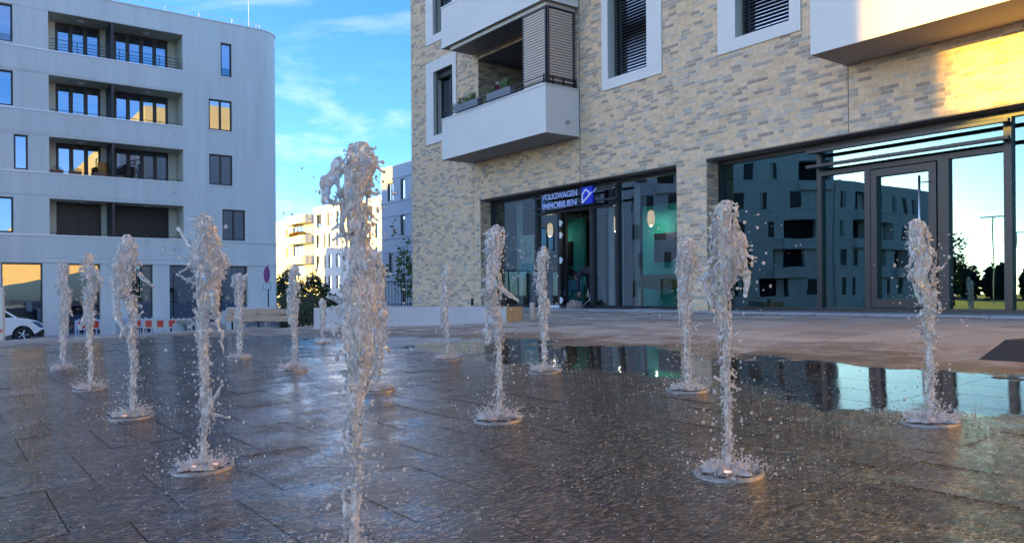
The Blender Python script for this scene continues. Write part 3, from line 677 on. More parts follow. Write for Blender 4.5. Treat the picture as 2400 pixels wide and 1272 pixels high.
def bar2(p0, p1, w_, q0, q1):
    dx, dz = p1[0]-p0[0], p1[1]-p0[1]; L = math.hypot(dx, dz); nx, nz = -dz/L*w_/2, dx/L*w_/2
    A = [(p0[0]+nx, p0[1]+nz), (p0[0]-nx, p0[1]-nz), (p1[0]-nx, p1[1]-nz), (p1[0]+nx, p1[1]+nz)]
    b.idx([(a, q0, c) for a, c in A]+[(a, q1, c) for a, c in A], [(0,1,2,3), (7,6,5,4), (0,4,5,1), (1,5,6,2), (2,6,7,3), (3,7,4,0)])
e = [(-15.43, 2.35), (-15.425, 2.585), (-15.30, 2.70), (-15.16, 2.615), (-15.17, 2.52)]
for k in range(len(e)-1): bar2(e[k], e[k+1], .038, 13.615-.001*k, 13.629)
bar2((-15.43, 2.36), (-15.06, 2.60), .040, 13.609, 13.629)
b.build('emblem_house', M['logow'], sg)
b = MB(); bar2((-15.045, 2.605), (-14.95, 2.66), .03, 13.635, 13.66); bar2((-14.955, 2.655), (-14.925, 2.70), .022, 13.634, 13.66); b.build('emblem_tail', M['letter'], sg)

# balcony planters
def planter(s0, s1, lab, kind):
    t = thing('planter_box', (s0, 12.47, 5.34), lab, 'planter', 'planters on the balcony parapet')
    b = MB(); b.box(s0, s1, 12.40, 12.58, 5.34, 5.53)
    n = int((s1-s0)/.042)
    for k in range(n): a = s0+.01+k*(s1-s0-.02)/n; b.box(a, a+.02, 12.385, 12.40, 5.345, 5.54)
    b.build('box', [M['zinc']], t)
    p = MB(); rr = random.Random(kind)
    def tuft(c, n, h, sp, m):
        for _ in range(n):
            a = rr.uniform(0, 6.28); l_ = rr.uniform(.6, 1)*h; dx, dy = math.cos(a)*sp*rr.random(), math.sin(a)*sp*rr.random()*.6
            x, y = c+rr.uniform(-.07, .07), 12.49+rr.uniform(-.05, .05); w_ = .007
            p.face([(x-w_, y, 5.52), (x+w_, y, 5.52), (x+dx*.5+w_, y+dy*.5, 5.52+l_*.6), (x+dx*.5-w_, y+dy*.5, 5.52+l_*.6)], m)
            p.face([(x+dx*.5-w_, y+dy*.5, 5.52+l_*.6), (x+dx*.5+w_, y+dy*.5, 5.52+l_*.6), (x+dx, y+dy, 5.52+l_)], m)
    if kind == 1:
        tuft(s1-.35, 90, .34, .16, 0); tuft(s0+.55, 60, .26, .15, 0); leaves(p, (s0+.25, 12.49, 5.62), (.25, .08, .13), 150, .035, 5, m=(0, 1)); leaves(p, (s0-.1, 12.46, 5.52), (.14, .06, .15), 110, .03, 6, m=(2, 1))
    else:
        tuft(s1-.3, 130, .36, .12, 0); tuft(s1-.45, 60, .33, .12, 0); leaves(p, (s1-.68, 12.49, 5.62), (.15, .09, .11), 200, .03, 7, m=(3,)); leaves(p, (s1-.66, 12.49, 5.74), (.10, .08, .05), 60, .03, 8, m=(2,)); tuft(s0+.12, 45, .27, .2, 0)
    p.build('plants', [M['grass'], M['leaf2'], M['curtain'], M['flower_r']], t)
planter(-19.66, -18.48, 'left ribbed planter on the balcony with grasses and white flowering sprigs', 1)
planter(-17.99, -16.91, 'right ribbed planter with tall grass and dark red flowers beside the slatted screen', 2)

# ================================================================== LEFT APARTMENT BUILDING
SL_ = -44.2
la = thing('apartment_building', (SL_, 16.2, -1.95), 'pale grey apartment block with loggias and a rounded corner, left of the plaza', 'building')
TL_ = lambda a, d, z: (SL_-d, a, z)
QR = 16.2; RC = 1.3
lh = []; sills = [12.05, 9.08, 6.10, 3.08]; tops = [13.93, 10.83, 7.83, 4.84]
LW = {0: [(12.80, 13.39, 12.07, 13.90, 1)], 1: [(12.15, 13.39, 9.08, 10.75, 2)], 2: [(12.15, 13.39, 6.09, 7.76, 2)], 3: [(12.83, 14.07, 3.09, 4.79, 2)]}
LW[0] += [(2.0, 3.15, 12.15, 13.93, 1)]; LW[1] += [(2.0, 3.15, 9.12, 10.79, 1)]; LW[2] += [(3.16, 3.74, 6.13, 7.80, 1)]; LW[3] += [(1.9, 3.13, 3.11, 4.80, 2)]
for k in range(4):
    LW[k] += [(-1.5, -.3, sills[k]+.05, tops[k]-.05, 2), (-8.2, -7.0, sills[k]+.05, tops[k]-.05, 2), (-12.2, -11.0, sills[k]+.05, tops[k]-.05, 2)]
for k in range(4):
    lh.append((4.62, 10.82, sills[k], tops[k], 1.55)); lh += [(w_[0], w_[1], w_[2], w_[3], .16) for w_ in LW[k]]
GO = [(2.63, 4.31), (5.40, 6.81), (8.09, 9.27), (10.08, 14.18), (-1.5, .9), (-6, -3.4), (-11, -8)]
lh += [(a, b_, -1.90, 1.68, .35) for a, b_ in GO]
mb = MB(); wallface(mb, TL_, -16, QR-RC, -1.95, 15.0, lh, 0, 1)
K = 14; arc = [(SL_-RC+RC*math.cos(a), QR-RC+RC*math.sin(a)) for a in [k*math.pi/2/K for k in range(K+1)]]
for i in range(K): mb.face([(*arc[i], -1.95), (*arc[i+1], -1.95), (*arc[i+1], 15.0), (*arc[i], 15.0)], 0)
DP = 24.8
for P in ([(SL_-RC, QR), (SL_-DP, QR)], [(SL_-DP, QR), (SL_-DP, -16)], [(SL_-DP, -16), (SL_, -16)]): mb.face([(*P[0], -1.95), (*P[1], -1.95), (*P[1], 15), (*P[0], 15)], 0)
mb.face([(SL_, -16, 14.98)] + [(x, y, 14.98) for x, y in arc] + [(SL_-DP, QR, 14.98), (SL_-DP, -16, 14.98)], 0)
lw = mb.build('wall', [M['render_l'], M['render_i']], la)
def rim(z0, z1, out_, m, name, a_end=None, a_start=-16, depth=.05):
    b = MB(); pts = [(SL_, a_start)] + ([(SL_, a_end)] if a_end else arc + [(SL_-DP, QR)])
    po = [(SL_+out_, a_start)] + ([(SL_+out_, a_end)] if a_end else [(SL_-RC+(RC+out_)*math.cos(k*math.pi/2/K), QR-RC+(RC+out_)*math.sin(k*math.pi/2/K)) for k in range(K+1)] + [(SL_-DP, QR+out_)])
    for i in range(len(po)-1):
        a, b_ = po[i], po[i+1]; c, d_ = pts[i], pts[i+1]
        b.face([(*a, z0), (*b_, z0), (*b_, z1), (*a, z1)]); b.face([(*a, z1), (*b_, z1), (*d_, z1+.003), (*c, z1+.003)]); b.face([(*a, z0), (*b_, z0), (*d_, z0), (*c, z0)])
    if a_end: b.face([(*po[-1], z0), (*pts[-1], z0), (*pts[-1], z1), (*po[-1], z1)])
    return b.build(name, m, la)
rim(15.0, 15.07, .05, M['sheet'], 'parapet_coping'); rim(2.98, 3.04, .035, M['render_l'], 'ledge'); rim(1.72, 1.78, .045, M['render_l'], 'ledge')
for k in range(4):
    rim(sills[k]-.06, sills[k]-.005, .05, M['sheet'], 'ledge', a_end=10.86)
    if k < 3: rim(tops[k]+.02, tops[k]+.05, .02, M['render_l'], 'ledge', a_end=10.86)
    rim(sills[k]-1.12 if k < 3 else 1.95, sills[k]-.07, .022, M['render_l'], 'balcony_band', a_end=10.84)
CUR = [5, 0, 3, 2]
for k in range(4):
    z0, z1 = sills[k], tops[k]
    for wi, w_ in enumerate(LW[k]):
        window(la, TL_, w_[0]+.01, w_[1]-.01, w_[2]+.01, w_[3]-.01, .09, n=w_[4], fr=.07, curtain=(1 if (wi+k) % 3 == 0 else (3 if wi == 0 and k in (1, 3) else 0)))
        b = MB(); b.box(w_[0]-.03, w_[1]+.03, -.035, .05, w_[2]-.045, w_[2]-.006, T=TL_); b.build('window_sill', M['sheet'], la)
        if k == 0:
            b = MB()
            for zz in (.14, .24, .34, .44): b.box(w_[0]+.02, w_[1]-.02, .02, .035, z0+zz, z0+zz+.018, T=TL_)
            b.build('window_rail', M['black'], la)
    D_ = 1.55
    for (x0, x1) in ((4.625, 5.08), (7.12, 7.76), (10.42, 10.815)): bk = MB(); bk.box(x0, x1, D_, D_+.1, z0+.002, z1-.002, T=TL_); bk.build('loggia_back', M['render_i'], la)
    b = MB(); b.box(7.38, 7.50, .02, D_, z0+.002, z1-.002, T=TL_); b.build('loggia_divider', M['dframe'], la)
    b = MB(); b.lathe([(0, -.06), (.16, -.05), (.19, 0)], 16, (SL_-.8, 6.1, z1-.001)); b.build('ceiling_lamp', M['white'], la); b = MB(); b.lathe([(0, -.06), (.16, -.05), (.19, 0)], 16, (SL_-.8, 9.2, z1-.001)); b.build('ceiling_lamp', M['white'], la)
    if k == 3:      # closed shutters
        for (a, c) in ((5.09, 7.11), (7.77, 10.41)):
            f = MB(); f.box(a, c, D_+.06, D_+.10, z0, z1, T=TL_); so = f.build('shutter', M['black'], la)
            if a > 6:
                zz = z0+.05
                while zz < z1-.1:
                    s_ = MB(); s_.box(a+.1, c-.1, D_+.02, D_+.055, zz, zz+.045, T=TL_); s_.build('shutter_slat', M['dframe'], so); zz += .075
            for x in (a, (a+c)/2-.04, c-.08): f = MB(); f.box(x, x+.08, D_, D_+.058, z0, z1, T=TL_); f.build('shutter_rail', M['black'], so)
    else:
        window(la, TL_, 5.09, 7.11, z0-.0, z1-.001, D_, n=3, fr=.11, curtain=[0, 4, 4][k], thick=.09)
        window(la, TL_, 7.77, 10.41, z0-.0, z1-.001, D_, n=4, fr=.11, curtain=[8, 0, 2][k], thick=.09)
    r_ = MB(); zs = [.08, .22, .36, .56] if k == 0 else [.09]
    for zz in zs: r_.box(4.66, 10.78, .03, .055, z0+zz, z0+zz+.025, T=TL_)
    x = 4.9
    while x < 10.8: r_.box(x, x+.03, .03, .055, z0, z0+zs[-1], T=TL_); x += .95
    r_.build('balcony_rail', M['black'], la)
    for x in (10.35,):
        if k: b = MB(); b.tube([TL_(x, -.0, z0-.55), TL_(x, -.14, z0-.56)], .03, 8); b.box(x-.07, x+.07, -.015, .0, z0-.6, z0-.5, T=TL_); b.build('drain_spout', M['steel'], la)
for (a, b_) in GO:
    n = 1 if b_-a < 1.8 else 3
    window(la, TL_, a+.01, b_-.01, -1.88, 1.67, .25, n=n, fr=.05, tr=None, name='shop_window', gl='g_win', roomd=2.5)
# slatted shade on loggia 2, roof rail and mast
rr_ = MB(); ZP = 15.02
pts = [(x_) for x_ in (9.6, 11.4, 13.2, 14.7)]
for a in (3.0, 4.8, 6.6, 8.4, 10.2, 11.95, 13.75, 15.1): rr_.tube([(SL_-1.0, a, ZP), (SL_-1.0, a, ZP+.62)], .035, 6)
rr_.tube([(SL_-1.0, -16, ZP+.62), (SL_-1.0, 15.3, ZP+.62)], .022, 6); rr_.tube([(SL_-1.0, 15.3, ZP+.62), (SL_-1.7, 15.5, ZP+.1)], .016, 6)
rr_.build('roof_railing', M['logow'], la)
b = MB(); b.tube([(SL_-1.2, 14.75, ZP), (SL_-1.2, 14.75, ZP+3.5)], .025, 6); b.build('lightning_rod', M['sheet'], la)

# loggia belongings
def strip_planter(a, lab, z, seed):
    t = thing('flower_box', (SL_+.03, a, z), lab, 'flower box', 'flower boxes on the third-row loggia sill')
    b = MB(); b.box(SL_-.20, SL_-.04, a-.28, a+.28, z+.01, z+.15); b.build('box', M['terracotta'], t)
    p = MB(); leaves(p, (SL_-.12, a, z+.22), (.10, .27, .12), 90, .035, seed); p.build('plants', [M['leaf1'], M['leaf2']], t)
strip_planter(4.95, 'green leafy flower box at the far left of the plant-filled loggia', 6.12, 3)
strip_planter(5.75, 'low red-brown flower box in front of the left glass door of that loggia', 6.12, 4)
strip_planter(6.85, 'red-brown flower box nearest the dark divider of that loggia', 6.12, 5)
t = thing('egg_chair', (SL_-.7, 8.2, 6.0), 'dark hanging egg chair in the plant-filled loggia', 'chair'); b = MB()
b.tube([(SL_-.7, 8.95, 7.25), (SL_-.7, 8.4, 7.1), (SL_-.7, 7.95, 6.75), (SL_-.7, 7.75, 6.3), (SL_-.7, 7.78, 6.02)], .03, 6); b.build('stand', M['black'], t, grid=True)
b = MB()
for k in range(7):
    a = k*math.pi/7
    b.tube([(SL_-.7+.36*math.sin(th)*math.cos(a), 8.35+.42*math.sin(th)*math.sin(a), 6.38+.42*math.cos(th)) for th in [i*math.pi/8 for i in range(9)]], .012, 4)
for th in (.7, 1.2, 1.7, 2.3): b.tube([(SL_-.7+.36*math.sin(th)*math.cos(a), 8.35+.42*math.sin(th)*math.sin(a), 6.38+.42*math.cos(th)) for a in [i*2*math.pi/12 for i in range(13)]], .010, 4)
b.build('basket', M['black'], t)
b = MB(); b.lathe([(0, 0), (.20, .02), (.23, .5), (.20, .75), (.12, .88), (.0, .90)], 14, (SL_-.6, 7.05, 6.02))
for k in range(7): b.lathe([(.235, .1+k*.11), (.245, .13+k*.11), (.232, .15+k*.11)], 14, (SL_-.6, 7.05, 6.02))
tagit(b.build('wicker_lantern', M['wicker']), 'orange wicker lantern standing beside the loggia divider', 'lantern')

# ================================================================== FAR BUILDINGS
def far_block(name, s0, s1, q0, depth, z1, lab, m, wins, extra=None, cat='building'):
    t = thing(name, (s0, q0, -1.95), lab, cat)
    T = lambda a, d, z: (a, q0+d, z)
    mb = MB(); wallface(mb, T, s0, s1, -1.95, z1, [(w_[0], w_[1], w_[2], w_[3], .18) for w_ in wins])
    mb.face([(s0, q0, -1.95), (s0, q0+depth, -1.95), (s0, q0+depth, z1), (s0, q0, z1)]); mb.face([(s1, q0, -1.95), (s1, q0+depth, -1.95), (s1, q0+depth, z1), (s1, q0, z1)])
    mb.face([(s0, q0+depth, -1.95), (s1, q0+depth, -1.95), (s1, q0+depth, z1), (s0, q0+depth, z1)]); mb.face([(s0, q0, z1), (s1, q0, z1), (s1, q0+depth, z1), (s0, q0+depth, z1)])
    mb.build('wall', m, t)
    c = MB(); c.box(s0-.04, s1+.04, q0-.04, q0+depth+.04, z1+.004, z1+.09); c.build('parapet_coping', M['sheet'], t)
    for w_ in wins: window(t, T, w_[0]+.01, w_[1]-.01, w_[2]+.01, w_[3]-.01, .10, n=w_[4] if len(w_) > 4 else 1, fr=.07, gl='g_far', roomd=.6)
    return t
# white tall block, white lower block with penthouse
W1 = [(-110.4, -108.6, 10.0, 11.9, 2), (-106.6, -106.0, 10.0, 11.9), (-103.5, -102.3, 10.0, 11.9)]
for k in range(4):
    z = 7.0-3*k
    W1 += [(-110.6, -109.6, z, z+1.9), (-107.8, -107.3, z, z+1.9), (-106.3, -105.2, z, z+1.9), (-103.6, -102.5, z, z+1.9)]
far_block('apartment_building', -111.75, -101.7, 45.6, 12, 12.9, 'tall white block in the distance, half sunlit, behind the tallest jet', M['render_w'], W1)
W2 = []
for k in range(4):
    z = 7.3-3*k
    W2 += [(-99.5, -98.3, z, z+1.9), (-96.5, -95.9, z, z+1.9), (-91.6, -90.6, z, z+1.9), (-87.0, -86.0, z, z+1.9)]
pw = far_block('apartment_building', -101.68, -78, 45.66, 12, 10.5, 'lower white block with a grey penthouse, just left of the blue-grey block', M['render_w'], W2)
b = MB(); b.box(-100, -82, 48, 56, 10.6, 13.2); b.build('penthouse', M['render_s'], pw)
b = MB(); b.box(-94.5, -93.2, 47.94, 47.99, 10.9, 12.6); b.box(-92.9, -90.9, 47.94, 47.99, 10.9, 12.6); b.build('penthouse_window', M['dframe'], pw)
b = MB()
for k in range(14): b.tube([(-100+k*1.4, 46.4, 10.5), (-100+k*1.4, 46.4, 11.6)], .03, 5)
for z in (11.0, 11.3, 11.6): b.tube([(-100, 46.4, z), (-81, 46.4, z)], .02, 5)
b.tube([(-91.2, 46.5, 10.5), (-91.2, 46.5, 17.5)], .05, 5)
b.build('roof_railing', M['sheet'], pw)
# cream block with curved balconies
Wc = []
for k in range(4):
    z = 9.0-3*k-.4
    Wc += [(-122.6, -122.0, z, z+2.0), (-119.6, -115.2, z-.3, z+2.1, 3)]
cb = far_block('apartment_building', -128, -111.78, 45.5, 12, 12.2-.2, 'cream sunlit block with curved balconies in the gap between buildings', M['render_y'], Wc)
for k in range(4):
    z = 10.9-3.05*k; b = MB(); K = 10; hgt = 1.25
    pts = [(-119.9, 45.5)] + [(-119.9+.0, 44.3)] + [(-112.9+1.0*math.sin(a), 45.1-.9*math.cos(a)) for a in [i*math.pi/2/K for i in range(K+1)]] + [(-111.9, 45.5)]
    for i in range(len(pts)-1):
        a, c = pts[i], pts[i+1]; b.face([(*a, z), (*c, z), (*c, z+hgt), (*a, z+hgt)])
    b.face([(x, y, z) for x, y in pts]); b.face([(x, y, z+.3) for x, y in pts])
    b.build('balcony', M['render_y'], cb)
b = MB(); leaves(b, (-115.7, 44.6, 9.3), (3.4, .5, .45), 900, .16, 9, m=(0, 1, 2, 3))
tagit(b.build('balcony_flowers', [M['leaf1'], M['flower_y'], M['flower_o'], M['leaf2']], None, base=(-115.7, 44.6, 8.9)), 'yellow and orange flowers along the upper curved balcony of the cream block', 'flowers', kind=None)
b = MB(); b.tube([(-123.0, 47, 12.0), (-123.0, 47, 16.0)], .05, 5); b.build('lightning_rod', M['sheet'], cb)
# blue-grey block right of the gap
W3 = [(-60.05, -58.95, 7.9, 9.45, 2), (-57.75, -56.95, 7.85, 9.52, 1), (-57.8, -57.0, 4.9, 6.55, 1), (-59.9, -59.0, 1.9, 3.5), (-57.7, -56.9, -1.0, .8), (-50, -48.8, 7.9, 9.4, 2), (-50, -48.8, 4.9, 6.4, 2)]
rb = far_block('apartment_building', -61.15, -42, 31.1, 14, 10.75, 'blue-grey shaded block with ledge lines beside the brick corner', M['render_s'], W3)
for z in (10.1-.4, 7.75, 6.6, 4.75, 3.6, 1.75): b = MB(); b.box(-61.2, -42, 31.04, 31.098, z, z+.06); b.build('ledge', M['render_s'], rb)
b = MB(); b.tube([(-58.6, 33, 10.8), (-58.6, 33, 12.9)], .03, 5); b.build('lightning_rod', M['sheet'], rb)
# blocks to the left, outside the frame: they stand in the shop-glass reflections and keep the low sun off the plaza
def side_block(pa, pb_, depth, z1, lab, floors, step, seed, balc=True, low=None):
    (x0, y0), (x1, y1) = pa, pb_; L = math.hypot(x1-x0, y1-y0); ux, uy = (x1-x0)/L, (y1-y0)/L; vx, vy = uy, -ux
    if vx > 0: vx, vy = -vx, -vy
    t = thing('apartment_building', (x0, y0, -1.95), lab, 'building', grid=False)
    T = lambda a, d, z: (x0+ux*a+vx*d, y0+uy*a+vy*d, z); r = random.Random(seed); wins = []; lg = []
    for f in range(floors):
        z = z1-1.15-1.7-3.0*f; a = 1.0
        while a < L-2.5:
            wd = r.choice((.7, 1.1, 1.1, 3.0)) if balc else 1.1
            if wd == 3.0: lg.append((a, a+wd, z-.15, z+1.85, 1.3))
            else: wins.append((a, a+wd, z, z+1.7, .18))
            a += wd + r.choice((1.0, 1.6, 2.2))
    mb = MB(); wallface(mb, T, 0, L, -1.95, z1, wins+lg)
    for P in ([(0, 0), (0, depth)], [(L, 0), (L, depth)], [(0, depth), (L, depth)]): mb.face([T(P[0][0], P[0][1], -1.95), T(P[1][0], P[1][1], -1.95), T(P[1][0], P[1][1], z1), T(P[0][0], P[0][1], z1)])
    mb.face([T(0, 0, z1), T(L, 0, z1), T(L, depth, z1), T(0, depth, z1)])
    for h in lg: mb.face([T(h[0], 1.3, h[2]), T(h[1], 1.3, h[2]), T(h[1], 1.3, h[3]), T(h[0], 1.3, h[3])], 1)
    mb.build('wall', [M['render_l'], M['room']], t, grid=False)
    b = MB()
    for w_ in wins: b.box(w_[0], w_[1], .12, .17, w_[2], w_[3], T=T)
    return t, T, wins, lg
tA, TA, wA, lA = side_block((-58.5, 45), (-64.0, 9.45), 14, 20.5, 'tall pale block west of the plaza, mirrored in the wide shop front', 7, 3, 5)
tB_, TB_, wB, lB = side_block((-64.5, 9.2), (-79.5, -2.4), 12, 11.6, 'lower pale block with balconies west of the plaza, mirrored in the shop door', 4, 3, 8)
for t, T, ws, lg in ((tA, TA, wA, lA), (tB_, TB_, wB, lB)):
    rq = random.Random(17); Lb = max(w_[1] for w_ in ws+lg)+1
    for z_ in sorted({round(w_[2], 2) for w_ in ws}): b = MB(); b.box(0, Lb, -.06, -.004, z_-.22, z_-.10, T=T); b.build('ledge', M['render_l'], t, grid=False)
    for w_ in ws+lg:
        if rq.random() < .6:
            c_ = MB(); a_c = w_[0]+(w_[1]-w_[0])*rq.choice((.08, .6)); d_c = .10 if len(w_) and w_[4] < 1 else .9
            c_.box(a_c, a_c+(w_[1]-w_[0])*.3, d_c, d_c+.01, w_[2]+.05, w_[3]-.05, T=T); c_.build('curtain', M['curtain'], t, grid=False)
    for w_ in ws:
        b = MB(); b.box(w_[0]+.01, w_[1]-.01, .12, .16, w_[2]+.01, w_[3]-.01, T=T); b.build('window', M['dframe'], t, grid=False)
    for h in lg:
        b = MB(); b.box(h[0]-.1, h[1]+.1, -.5, .0, h[2]-1.0, h[2]+.02, T=T); b.build('balcony', M['render_l'], t, grid=False)
for (x0, y0, x1, y1, z1, lab) in ((-100, 48, -86, 84, 18.4, 'pale block north-west of the plaza, outside the view'), (-100, 85, -86, 110.2, 14.4, 'second pale block north-west of the plaza, outside the view')):
    t = thing('apartment_building', (x0, y0, -1.95), lab, 'building', grid=False)
    mb = MB(); mb.box(x0, x1, y0, y1, -1.95, z1); mb.build('wall', M['render_l'], t, grid=False)
# trees on the western horizon
rd = random.Random(21)
tl = MB()
for k in range(120):
    x = -230-rd.uniform(0, 20); y = -150+k*1.75; h = rd.uniform(7.2, 9.6)
    leaves(tl, (x, y, h*.45-1.5), (3.2, 2.2, h*.58), 240, 1.1, k, m=(0,))
tl.build('treeline', M['leafd'], None, grid=False, kind='stuff')
tree('broadleaf_tree', -92, -7.4, -1.95, 8.2, 1.9, 'spreading tree west of the plaza, mirrored in the right shop glass', 1300, .24, 4, lm=('leaf1', 'leafd'), trunk=.2)
for k, (x, y) in enumerate(((-110, -16.5), (-150, -30))):
    t = thing('street_lamp', (x, y, -1.95), ('nearer' if k == 0 else 'farther')+' double-armed street lamp west of the plaza, mirrored in the right shop glass', 'street lamp', 'street lamps west of the plaza', grid=False)
    b = MB(); b.tube([(x, y, -1.95), (x, y, 11)], .09, 6); b.build('pole', M['steel'], t, grid=False); b = MB(); b.box(x-.1, x+.1, y-1.6, y+1.6, 10.9, 11.1); b.build('lamp_arm', M['steel'], t, grid=False)

# ================================================================== STREET EDGE
# concrete retaining wall whose tan end has warm bounced light painted in
g = thing('retaining_wall', (-4.14, 16.46, -.85), 'low blue-grey concrete wall behind the fountain, left of the shop door', 'wall', grid=False)
def wpts(p0, p1, th, z0, z1, mb, m=0):
    dx, dy = p1[0]-p0[0], p1[1]-p0[1]; L = math.hypot(dx, dy); nx, ny = -dy/L*th, dx/L*th
    A = [p0, p1, (p1[0]+nx, p1[1]+ny), (p0[0]+nx, p0[1]+ny)]
    mb.idx([(*a, z0) for a in A]+[(*a, z1) for a in A], [(0,3,2,1), (4,5,6,7), (0,1,5,4), (1,2,6,5), (2,3,7,6), (3,0,4,7)], m)
a_, b_ = (-4.14, 16.46), (-.12, 16.04); segs = 3
for k in range(segs):
    t0, t1 = k/segs, (k+1)/segs; m_ = MB()
    wpts((a_[0]+(b_[0]-a_[0])*t0+.004, a_[1]+(b_[1]-a_[1])*t0), (a_[0]+(b_[0]-a_[0])*t1-.004, a_[1]+(b_[1]-a_[1])*t1), .55, -.95, -.245, m_); m_.build('wall_section', M['concrete'], g, grid=False)
m_ = MB(); wpts((-.115, 16.04), (.23, 16.52), .02, -.8, -.25, m_); m_.build('warm_tinted_end', M['bouncetan'], g, grid=False)
# fence behind it
fn = thing('metal_fence', (-5.2, 30, -.42), 'black bar fence between the concrete wall and the brick corner', 'fence', grid=False)
b = MB(); b.box(-5.3, -3.55, 29.98, 30.02, .50, .54); b.box(-5.3, -3.55, 29.98, 30.02, -.36, -.32); b.build('rail', M['black'], fn, grid=False)
for k in range(15): b = MB(); x = -5.28+k*.118; b.box(x, x+.025, 29.97, 29.995, -.42, .56); b.build('bar', M['black'], fn, grid=False)
tree('young_tree', -4.62, 34, -1.2, 3.25, .62, 'slim young tree with drooping leaves behind the black bar fence', 620, .10, 31, lm=('leaf1', 'leaf2'), clump=22, trunk=.03)
for k, (x, y, h, c, lab) in enumerate(((-16.2, 58, 3.0, 1.3, 'small dark tree beside the rounded corner of the left block'), (-13.6, 56, 3.1, 1.1, 'small tree in front of the cream block, right of its neighbour'), (-15.0, 52, 2.6, 1.3, 'low dark tree between two others before the cream block'))):
    tree('small_tree', x, y, -1.95, h+.15, c*.85, lab, 900, .16, 40+k, group='small trees before the cream block', lm=('leaf1', 'leafd'), clump=18)
# dark clipped hedge in the gap beside the wall
h_ = thing('hedge', (-5.25, 19.3, -1.3), 'dark narrow hedge between the bench wall and the concrete wall', 'hedge', grid=False)
b = MB(); b.box(-5.55, -4.72, 18.9, 19.9, -1.4, .0); b.build('stems', M['leafd'], h_, grid=False)
b = MB(); rr = random.Random(5)
for _ in range(2200):
    x, y, z = rr.uniform(-5.62, -4.66), rr.uniform(18.82, 19.5), rr.uniform(-1.4, .10)
    u = Vector((rr.gauss(0, 1), rr.gauss(0, 1), rr.gauss(0, 1))).normalized()*.035; v = u.orthogonal()*.6; p = Vector((x, y, z)); b.face([p-u, p+v, p+u, p-v], rr.choice((0, 0, 1)))
b.build('foliage', [M['leafd'], M['leaf1']], h_, grid=False)
# planter wall with relief lettering, and the benches
g = thing('planter_wall', (-7.0, 19.05, -1.2), 'low blue-grey concrete wall with relief lettering behind the slatted bench', 'wall', grid=False)
m_ = MB(); m_.box(-6.9, -5.2, 19.05, 19.6, -1.25, -.26); m_.build('wall_section', M['concrete'], g, grid=False)
text('Steimker G\u00e4rten', -6.60, -.73, .25, 1.2, 19.045, .01, mat('letter_blue_grey', (.12, .18, .30), .6), g)
bn = thing('park_bench', (-6.2, 18.7, -.95), 'timber bench with two back planks in front of the lettered wall', 'bench', grid=False)
for (z0, z1, y0, tilt) in ((-.41, -.285, 18.62, .02), (-.575, -.43, 18.50, .02)):
    for (x0, x1) in ((-6.72, -6.03), (-6.02, -5.22)):
        b = MB(); zo = .035*(x0+6.7)
        b.idx([(x0, y0, z0-.0), (x1, y0, z0-.02), (x1, y0, z1-.02), (x0, y0, z1), (x0, y0+.05, z0), (x1, y0+.05, z0-.02), (x1, y0+.05, z1-.02), (x0, y0+.05, z1)], [(0,1,2,3), (7,6,5,4), (0,4,5,1), (1,5,6,2), (2,6,7,3), (3,7,4,0)]); b.build('back_plank', M['wood'], bn, grid=False)
for x in (-6.62, -6.0, -5.4):
    b = MB(); b.tube([(x, 18.7, -1.1), (x, 18.66, -.62), (x, 18.68, -.33)], .022, 6); b.build('bracket', M['black'], bn, grid=False)
b = MB(); b.box(-6.75, -5.2, 18.0, 18.5, -1.1, -1.04); b.build('seat', M['wood'], bn, grid=False)
lb = thing('long_bench', (-8.5, 21, -1.2), 'long weathered timber bench running behind the plaza crest towards the barrier', 'bench', grid=False)
b = MB(); P0, P1 = (-10.9, 25.6), (-5.75, 18.15)
wpts(P0, P1, .38, -.86, -.745, b); b.build('seat_plank', M['wood2'], lb, grid=False)
for tt in (.02, .5, .88):
    x, y = P0[0]+(P1[0]-P0[0])*tt, P0[1]+(P1[1]-P0[1])*tt; b = MB(); b.box(x-.15, x+.2, y, y+.3, -1.6, -.862); b.build('bench_support', M['concrete'], lb, grid=False)
for (px0, px1, lab) in ((457, 480, 'left grey rounded block behind the long bench'), (517, 533, 'right grey rounded block behind the long bench'), (234, 271, 'blue-grey rounded block behind the barriers')):
    Y = 30; x0, x1 = (px0-1200)/1850*Y, (px1-1200)/1850*Y; b = MB(); zt = -.52 if px0 > 300 else -.66
    prof = [(x0, -1.95), (x1, -1.95), (x1, zt-.08), (x1-.08, zt), (x0+.08, zt), (x0, zt-.08)]
    n = len(prof); b.idx([(a, Y, c) for a, c in prof]+[(a, Y+.5, c) for a, c in prof], [tuple(range(n)), tuple(range(2*n-1, n-1, -1))]+[(i, i+n, (i+1) % n+n, (i+1) % n) for i in range(n)])
    tagit(b.build('concrete_block', M['concrete'], None, grid=False, base=(x0, Y, -1.95)), lab, 'block', 'rounded blocks by the street')
# no-stopping sign
Y = 36; X = (627-1200)/1850*Y
t = thing('no_stopping_sign', (X, Y, -1.95), 'round blue and red no-stopping sign with a white plate, at the rounded corner', 'sign', grid=False)
b = MB(); b.tube([(X+.02, Y+.06, -1.95), (X+.02, Y+.06, 1.45)], .032, 8); b.build('pole', M['anthr'], t, grid=False)
def disc(r, y, m, nm, ang=.669):
    b = MB(); K = 28; c = Vector((X-.03, Y, 1.0)); ux, uy = math.sin(ang), math.cos(ang)
    b.face([(c.x+r*math.cos(k*2*math.pi/K)*ux*1.0 + uy*-y*0, c.y-r*math.cos(k*2*math.pi/K)*uy-y, c.z+r*math.sin(k*2*math.pi/K)) for k in range(K)]); return b.build(nm, m, t, grid=False)
disc(.415, .0, M['logow'], 'sign_rim'); disc(.385, .008, M['signred'], 'sign_disc'); disc(.30, .016, mat('sign_blue', (.02, .05, .42), .4), 'sign_field')
b = MB(); ux, uy = math.sin(.669), math.cos(.669)
